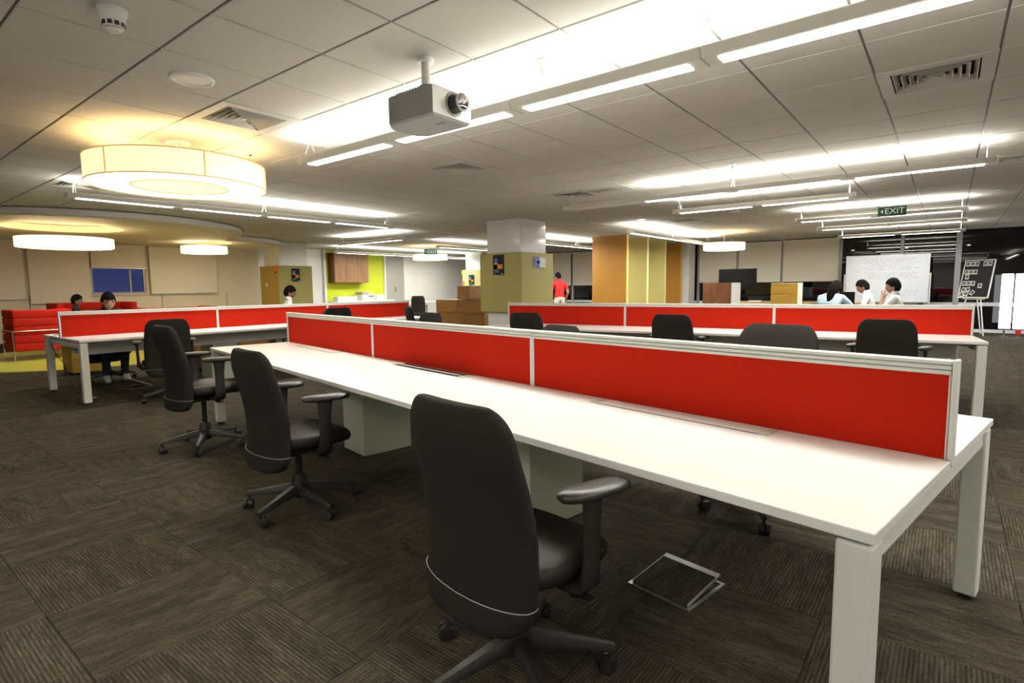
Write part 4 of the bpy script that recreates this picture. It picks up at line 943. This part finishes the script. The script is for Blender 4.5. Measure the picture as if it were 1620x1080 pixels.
MB().b2(-0.4, 0.4, -1.6, 1.6, 0.76, 0.80, 0.004).build('tabletop', 'wood_table', root)
for sx in (-1, 1):
    for sy in (-1, 1): MB().b2(sx * 0.38, sx * 0.32, sy * 1.55, sy * 1.49, 0.001, 0.759, 0.004).build('leg', 'metal_white', root)
for k, (y, lab) in enumerate(((4.15, 'small stack of white papers on the light wood table, television side'), (3.55, 'small stack of white papers on the light wood table, drawer cabinet side'))):
    root = empty('paper_stack', lab, 'papers', (15.95, y, 0.801), R(8 * k)); MB().b2(-0.1, 0.1, -0.15, 0.15, 0, 0.025).build('sheets', 'paper', root); MB().b2(-0.1, 0.1, -0.15, 0.15, 0.0252, 0.027, M=Matrix.Rotation(R(5), 4, 'Z')).build('top_sheet', 'paper', root)
root = empty('meeting_table', 'light meeting table where the woman and two men sit', 'table', (12.1, 1.93, 0))
MB().b2(-0.75, 0.75, -0.45, 0.45, 0.70, 0.73, 0.004).build('tabletop', 'wood_table', root)
for sx in (-1, 1):
    for sy in (-1, 1): MB().b2(sx * 0.72, sx * 0.66, sy * 0.42, sy * 0.36, 0.001, 0.699, 0.004).build('leg', 'metal_white', root)
root = empty('monitor', 'black monitor on the meeting table beside the man in white', 'monitor', (12.50, 1.58, 0.731), R(-115))
MB().b2(-0.17, 0.17, -0.012, 0.012, 0.08, 0.37, 0.004).build('panel', 'black_screen', root); MB().b2(-0.02, 0.02, 0.013, 0.03, 0.01, 0.25).build('stand', 'plastic_black', root); MB().b2(-0.10, 0.10, -0.05, 0.09, 0, 0.012, 0.003).build('base', 'plastic_black', root)
root = empty('laptop', 'open dark laptop on the meeting table before the woman', 'laptop', (11.85, 1.72, 0.731), R(-120))
MB().b2(-0.17, 0.17, -0.12, 0.12, 0, 0.016, 0.003).build('keyboard_half', 'plastic_black', root); MB().b2(-0.17, 0.17, -0.006, 0.006, 0.0, 0.24, 0.003, 1, Matrix.Translation((0, 0.125, 0.012)) @ Matrix.Rotation(R(-18), 4, 'X')).build('screen_half', 'black_screen', root)

root = empty('whiteboard', 'large whiteboard with faint handwriting on a wheeled stand', 'whiteboard', (17.0, 1.29, 0))
MB().b2(-0.012, 0.012, -0.86, 0.86, 0.80, 1.95).build('board', 'board_white', root)
mb = MB()
for s_ in (-1, 1): mb.b2(-0.02, 0.02, s_ * 0.86, s_ * 0.885, 0.78, 1.97, 0.003)
mb.b2(-0.02, 0.02, -0.86, 0.86, 1.95, 1.97, 0.003); mb.b2(-0.05, 0.02, -0.86, 0.86, 0.775, 0.80, 0.003); mb.build('board_frame', 'aluminium', root)
for s_ in (-1, 1):
    MB().b2(-0.02, 0.02, s_ * 0.89, s_ * 0.92, 0.10, 1.5, 0.003).build('stand_post', 'aluminium', root)
    MB().b2(-0.3, 0.3, s_ * 0.89, s_ * 0.92, 0.07, 0.10, 0.003).build('stand_foot', 'aluminium', root)
    for e_ in (-1, 1): MB().cyl((e_ * 0.27, s_ * 0.89, 0.0355), (e_ * 0.27, s_ * 0.92, 0.0355), 0.035, n=14).build('caster', 'plastic_black', root)
mb = MB(); rr = random.Random(3)
for row in range(11):
    y = 0.55 - rr.random() * 0.25; z = 1.86 - row * 0.045 - (0.03 if row > 6 else 0)
    while y > -0.75 + rr.random() * 0.3:
        L_ = 0.03 + rr.random() * 0.10; mb.b2(-0.0128, -0.0122, y - L_, y, z - 0.004, z + 0.003 + 0.008 * rr.random()); y -= L_ + 0.025
for row in range(4):
    y = -0.35 - rr.random() * 0.1; z = 1.08 - row * 0.04
    for k in range(3): mb.b2(-0.0128, -0.0122, y - 0.07, y, z - 0.003, z + 0.004); y -= 0.1
mb.build('handwriting', 'ink_grey', root, kind='stuff')

# easel with pinned prints
# local: board faces -Y after the turn; X runs along the board
ez = -PI / 2 - R(27)
root = empty('easel', 'easel with a black pinboard beside the glazed wall', 'easel', (17.22, -0.44, 0), ez)
LEAN = Matrix.Translation((0, 0, 0.90)) @ Matrix.Rotation(R(-15), 4, 'X')
bd = MB().b2(-0.29, 0.29, -0.010, 0.010, 0.0, 0.90, M=LEAN).build('pinboard', 'cloth_black', root)
mb = MB()
for s_ in (-1, 1): mb.b2(s_ * 0.29, s_ * 0.31, -0.014, 0.014, -0.02, 0.92, M=LEAN)
mb.b2(-0.29, 0.29, -0.014, 0.014, 0.90, 0.92, M=LEAN); mb.b2(-0.31, 0.31, -0.03, 0.014, -0.022, 0.0, M=LEAN); mb.build('board_frame', 'metal_white', bd)
for s_ in (-1, 1): MB().cyl((s_ * 0.33, -0.14, 0.002), (s_ * 0.12, 0.06, 0.97), 0.014, n=10).build('leg', 'metal_white', root)
MB().cyl((0, 0.45, 0.002), (0, 0.12, 1.10), 0.014, n=10).build('leg', 'metal_white', root)
MB().b2(-0.22, 0.22, -0.02, 0.012, 0.845, 0.875, M=Matrix.Translation((0, 0.04, 0))).build('shelf_bar', 'metal_white', root)
RM = Matrix.Translation((17.22, -0.44, 0)) @ Matrix.Rotation(ez, 4, 'Z') @ LEAN
spots = [(-0.23, 0.82, 0), (-0.14, 0.82, 0), (-0.05, 0.82, 0), (0.12, 0.82, 0), (0.21, 0.82, 0), (-0.23, 0.62, 0), (-0.14, 0.62, 0), (-0.05, 0.62, 0), (-0.2, 0.50, 0),
         (-0.23, 0.34, 0), (-0.14, 0.34, 0), (-0.05, 0.34, 0), (0.10, 0.28, 0), (-0.22, 0.18, 14), (-0.13, 0.19, -10), (-0.15, 0.08, 8), (-0.24, 0.06, -16), (-0.03, 0.11, 30)]
for x, z, a in spots:
    where = 'in the top row' if z > 0.7 else 'in the second row' if z > 0.55 else 'alone under the second row' if z > 0.45 else 'alone beside the third row' if x > 0.05 else 'in the third row' if z > 0.3 else 'in the loose bottom cluster'
    p_ = empty('photo_print', 'small white-bordered photo print ' + where + ' on the black easel board', 'photo print', group='prints on the easel')
    p_.matrix_world = RM @ Matrix.Translation((x, -0.0115, z)) @ Matrix.Rotation(R(a), 4, 'Y')
    MB().b2(-0.040, 0.040, -0.0012, 0.0, -0.055, 0.055).build('paper', 'paper', p_); MB().b2(-0.030, 0.030, -0.0024, -0.0013, -0.035, 0.042).build('picture', 'print_grey', p_)

for x, y, lab in ((17.0, -1.03, 'glowing white light box standing closest to the easel'), (16.95, -1.27, 'glowing white light box standing beyond the first one, red tag at its foot')):
    root = empty('light_box', lab, 'floor lamp', (x, y, 0), group='glowing light boxes')
    MB().b2(-0.06, 0.06, -0.10, 0.10, 0.19, 1.44, 0.006).build('lit_body', 'lightbox_glow', root)
    MB().cyl((0, 0, 0.014), (0, 0, 0.19), 0.02, n=12).build('stem', 'chrome', root, smooth=40); MB().cyl((0, 0, 0.001), (0, 0, 0.014), 0.10, n=28).build('foot_plate', 'chrome', root, smooth=40)
    if y < -1.2: MB().b2(-0.035, -0.022, -0.05, 0.05, 0.06, 0.16).build('tag', 'cloth_red', root)

# ------------------------------------------------------------------ people
def seg_dist(p, a, b):
    ab = b - a; t = max(0, min(1, (p - a).dot(ab) / max(1e-9, ab.length_squared))); return (p - (a + ab * t)).length
def person(label, loc, rz, J, mats, head_rot=(0, 0, 0), hair='short', scale=1.0, sleeve='short', hem=None):
    """J: joint dict in metres (x forward, y left). mats = (skin, shirt, trousers, shoes)"""
    root = empty('person', label, 'person', loc, rz); root.scale = (scale,) * 3
    V = []; Ed = []; Rd = []; seg = []
    def node(p, r): V.append(Vector(p)); Rd.append(r); return len(V) - 1
    def edge(a, b, m): Ed.append((a, b)); seg.append((a, b, m))
    pel = node(J['pelvis'], (0.150, 0.115)); wai = node(J['waist'], (0.135, 0.105)); che = node(J['chest'], (0.155, 0.115)); n0 = node(J['neck'], (0.075, 0.07))
    hd = Vector(J['head']); n1 = node(Vector(J['neck']).lerp(hd, 0.45), (0.052, 0.055)); n2 = node(Vector(J['neck']).lerp(hd, 0.75), (0.055, 0.055))
    edge(pel, wai, 1); edge(wai, che, 1); edge(che, n0, 1); edge(n0, n1, 0); edge(n1, n2, 0)
    for s_, k in ((1, 'L'), (-1, 'R')):
        sh = node(J['sh' + k], (0.066, 0.066)); el = node(J['el' + k], (0.042, 0.042)); wr_ = node(J['wr' + k], (0.028, 0.028))
        mid = node(Vector(J['sh' + k]).lerp(Vector(J['el' + k]), 0.6), (0.052, 0.052)); fo = node(Vector(J['el' + k]).lerp(Vector(J['wr' + k]), 0.3), (0.041, 0.041))
        edge(che, sh, 1); edge(sh, mid, 1); edge(mid, el, 1 if sleeve == 'long' else 0); edge(el, fo, 1 if sleeve == 'long' else 0); edge(fo, wr_, 1 if sleeve == 'long' else 0)
        d = (Vector(J['wr' + k]) - Vector(J['el' + k])).normalized(); side = d.cross(Vector((0, 0, 1)))
        if side.length < 0.2: side = Vector((0, 1, 0))
        side.normalize(); up = side.cross(d).normalized()
        pm = node(Vector(J['wr' + k]) + d * 0.055, (0.034, 0.018)); edge(wr_, pm, 0)
        for q, (off, ln) in enumerate(((-0.030, 0.070), (-0.010, 0.082), (0.010, 0.078), (0.029, 0.062))):
            a = node(V[pm] + d * 0.04 + side * off, (0.0095, 0.0095)); b = node(V[pm] + d * (0.04 + ln * 0.5) + side * off * 1.1 - up * 0.012, (0.009, 0.009)); c = node(V[pm] + d * (0.035 + ln * 0.85) + side * off * 1.1 - up * 0.036, (0.007, 0.007))
            edge(pm, a, 0); edge(a, b, 0); edge(b, c, 0)
        a = node(V[wr_] + d * 0.045 + side * s_ * 0.040 - up * 0.01, (0.011, 0.011)); b = node(V[wr_] + d * 0.085 + side * s_ * 0.052 - up * 0.022, (0.009, 0.009)); edge(wr_, a, 0); edge(a, b, 0)
        hp = node(J['hip' + k], (0.098, 0.098)); kn = node(J['kn' + k], (0.062, 0.062)); an = node(J['an' + k], (0.042, 0.045)); cf = node(Vector(J['kn' + k]).lerp(Vector(J['an' + k]), 0.35), (0.058, 0.058)); to = node(J['to' + k], (0.036, 0.030)); hl = node(Vector(J['an' + k]) * 1.0 + Vector((-0.03, 0, -0.035)), (0.036, 0.034))
        edge(pel, hp, 2); edge(hp, kn, 2); edge(kn, cf, 2); edge(cf, an, 2); edge(an, hl, 3); edge(an, to, 3)
    me = bpy.data.meshes.new('skeleton'); me.from_pydata(V, Ed, []); o = bpy.data.objects.new('tmp', me); COL.objects.link(o)
    o.modifiers.new('skin', 'SKIN'); sb = o.modifiers.new('sub', 'SUBSURF'); sb.levels = 2; sb.render_levels = 2
    for i, sv in enumerate(me.skin_vertices[0].data): sv.radius = Rd[i]; sv.use_root = (i == 0)
    bpy.context.view_layer.update()
    body = bpy.data.meshes.new_from_object(o.evaluated_get(bpy.context.evaluated_depsgraph_get())); bpy.data.objects.remove(o)
    bm = bmesh.new(); bm.from_mesh(body)
    for f in bm.faces:
        c = f.calc_center_median(); f.material_index = min(seg, key=lambda s: seg_dist(c, V[s[0]], V[s[1]]) - 0.5 * (Rd[s[0]][0] + Rd[s[1]][0]) * 0.9)[2]
        if hem and f.material_index in (1, 2) and 0.7 < c.z < 1.2: f.material_index = 1 if c.z > hem else 2
        f.smooth = True
    HM = Matrix.Translation(hd) @ Euler(head_rot).to_matrix().to_4x4()
    def headsphere(b, infl=1.0, n=24):
        r = bmesh.ops.create_uvsphere(b, u_segments=n, v_segments=16, radius=1.0)
        for v in r['verts']:
            x, y, z = v.co; w = 1.0 - (0.30 * max(0, -z) ** 1.3)
            X, Y, Z = 0.098 * x * (1 - 0.12 * max(0, -z)), 0.077 * y * w, 0.118 * z
            if x > 0.2 and z < -0.3: X += 0.012 * x
            v.co = Vector((X * infl, Y * infl, Z * infl))
        return r['verts']
    t = bmesh.new(); hv = headsphere(t)
    for v in t.verts:
        if v.co.x > 0.07 and abs(v.co.y) < 0.02 and -0.045 < v.co.z < 0.012: v.co.x += 0.020 * (1 - abs(v.co.y) / 0.02) * (1.0 - abs(v.co.z + 0.028) / 0.045)
        if v.co.x > 0.06 and 0.012 < abs(v.co.y) < 0.05 and 0.0 < v.co.z < 0.025: v.co.x -= 0.006
    for s_ in (-1, 1):
        r = bmesh.ops.create_uvsphere(t, u_segments=10, v_segments=8, radius=1.0)
        for v in r['verts']: v.co = Vector((-0.004 + 0.020 * v.co.x, s_ * 0.079 + 0.008 * v.co.y, -0.008 + 0.032 * v.co.z))
        r = bmesh.ops.create_uvsphere(t, u_segments=10, v_segments=8, radius=1.0)
        for v in r['verts']: v.co = Vector((0.0815 + 0.006 * v.co.x, s_ * 0.031 + 0.013 * v.co.y, 0.008 + 0.006 * v.co.z))
        for f in {f for v in r['verts'] for f in v.link_faces}: f.material_index = 4
        r = bmesh.ops.create_cube(t, size=1.0)
        for v in r['verts']: v.co = Vector((0.087 + 0.008 * v.co.x, s_ * 0.032 + 0.034 * v.co.y, 0.026 + 0.007 * v.co.z))
        for f in {f for v in r['verts'] for f in v.link_faces}: f.material_index = 4
    r = bmesh.ops.create_uvsphere(t, u_segments=10, v_segments=8, radius=1.0)
    for v in r['verts']: v.co = Vector((0.0885 + 0.007 * v.co.x, 0.024 * v.co.y, -0.058 + 0.006 * v.co.z))
    for f in {f for v in r['verts'] for f in v.link_faces}: f.material_index = 5
    bmesh.ops.transform(t, matrix=HM, verts=t.verts)
    tm = bpy.data.meshes.new('h'); t.to_mesh(tm); t.free(); bm.from_mesh(tm)
    for f in bm.faces: f.smooth = True
    body2 = bpy.data.meshes.new('body'); bm.to_mesh(body2); bm.free()
    put('body', body2, [mats[0], mats[1], mats[2], mats[3], 'eye_dark', 'lip'], root)
    # hair
    t = bmesh.new(); headsphere(t, 1.12)
    kill = [f for f in t.faces if (lambda c: (c.x > 0.040 and c.z < 0.046) or (c.x > -0.025 and c.z < -0.004) or c.z < -0.075)(f.calc_center_median())]
    bmesh.ops.delete(t, geom=kill, context='FACES')
    rr = random.Random(len(label))
    for v in t.verts:
        v.co *= 1.0 + 0.05 * rr.random()
        if hair == 'long' and v.co.x < 0.03 and v.co.z < 0.03: v.co.z -= 0.20 * min(1, (0.03 - v.co.z) / 0.09); v.co.x -= 0.015; v.co.y *= 1.15
        if v.co.z > 0.06: v.co.z += 0.010
    bmesh.ops.solidify(t, geom=list(t.faces), thickness=0.012)
    for f in t.faces: f.smooth = True
    bmesh.ops.transform(t, matrix=HM, verts=t.verts)
    hm = bpy.data.meshes.new('hair'); t.to_mesh(hm); t.free(); put('hair', hm, 'hair', root)
    return root
def seated(lean=0.05, sit=0.0, arms=None, feet=0.0):
    J = dict(pelvis=(-0.02, 0, 0.585), waist=(0.0 + lean * 0.3, 0, 0.74), chest=(lean * 0.75, 0, 0.955), neck=(lean, 0, 1.075), head=(lean + 0.03, 0, 1.205))
    for s_, k in ((1, 'L'), (-1, 'R')):
        J['sh' + k] = (lean * 0.85, s_ * 0.185, 1.015); J['el' + k] = (lean + 0.06, s_ * 0.235, 0.77); J['wr' + k] = (lean + 0.30, s_ * 0.16, 0.775)
        J['hip' + k] = (0.02, s_ * 0.09, 0.565); J['kn' + k] = (0.43, s_ * 0.11, 0.52); J['an' + k] = (0.40 + feet, s_ * 0.11, 0.085); J['to' + k] = (0.56 + feet, s_ * 0.12, 0.035)
    if arms: J.update(arms)
    if sit:
        for q in J:
            if not q.startswith(('an', 'to')): J[q] = (J[q][0], J[q][1], J[q][2] + sit)
    return J
J = seated(0.14, -0.06, dict(head=(0.215, 0, 1.185)), feet=-0.06)
for q in ('kn', 'an', 'to'):
    for k in 'LR': p_ = J[q + k]; J[q + k] = (p_[0] - 0.06, p_[1], p_[2])
person('man with short black hair peeking over the red screen of the lounge desk', (2.60, 9.40, 0), R(-92), J, ('skin', 'cloth_black', 'denim', 'cloth_white'), (0, R(14), 0))
J = seated(0.02, -0.05)
person('man in profile with dark hair seated on the red sofa', (3.50, 14.55, 0), R(-18), J, ('skin_dark', 'cloth_black', 'cloth_black', 'cloth_black'), (0, R(8), 0), scale=0.94)
J = seated(0.10, 0.0)
person('person in white with dark hair bending forward behind the lounge desk', (5.58, 9.92, 0), R(-25), J, ('skin_dark', 'cloth_white', 'denim', 'cloth_black'), (0, R(16), 0))
J = seated(0.16, 0.0, dict(head=(0.22, -0.02, 1.185), wrR=(0.50, -0.30, 0.775), elR=(0.30, -0.30, 0.83)))
person('woman with dark hair in a light blue t-shirt at the meeting table', (10.84, 1.64, 0), R(-18), J, ('skin', 'cloth_blue', 'denim', 'cloth_black'), (0, R(20), R(-8)), hair='long')
J = seated(0.10, 0.0, dict(head=(0.175, 0, 1.195)))
person('man in a white shirt looking down at the monitor', (12.20, 1.10, 0), R(92), J, ('skin_dark', 'cloth_white', 'denim', 'cloth_black'), (0, R(22), 0))
J = seated(0.09, 0.0, dict(elL=(0.26, 0.22, 0.80), wrL=(0.245, 0.09, 1.03)))
person('man in a white shirt resting his chin on his hand', (10.86, 0.60, 0), R(88), J, ('skin', 'cloth_white', 'denim', 'cloth_black'), (0, R(6), 0))
J = dict(pelvis=(0, 0, 0.95), waist=(0.02, 0, 1.08), chest=(0.05, 0, 1.28), neck=(0.07, 0, 1.43), head=(0.105, 0.01, 1.565))
for s_, k in ((1, 'L'), (-1, 'R')):
    J['sh' + k] = (0.05, s_ * 0.19, 1.36); J['el' + k] = (0.0, s_ * 0.27, 1.09); J['wr' + k] = (0.12, s_ * 0.25, 0.88)
    J['hip' + k] = (0.0, s_ * 0.09, 0.90); J['kn' + k] = (0.03, s_ * 0.10, 0.49); J['an' + k] = (0.0, s_ * 0.11, 0.085); J['to' + k] = (0.16, s_ * 0.13, 0.035)
person('standing man in a red t-shirt and pale trousers seen from behind', (14.2, 9.33, 0), R(52), J, ('skin', 'cloth_red', 'khaki', 'cloth_black'), (0, R(20), R(20)), hem=0.945)
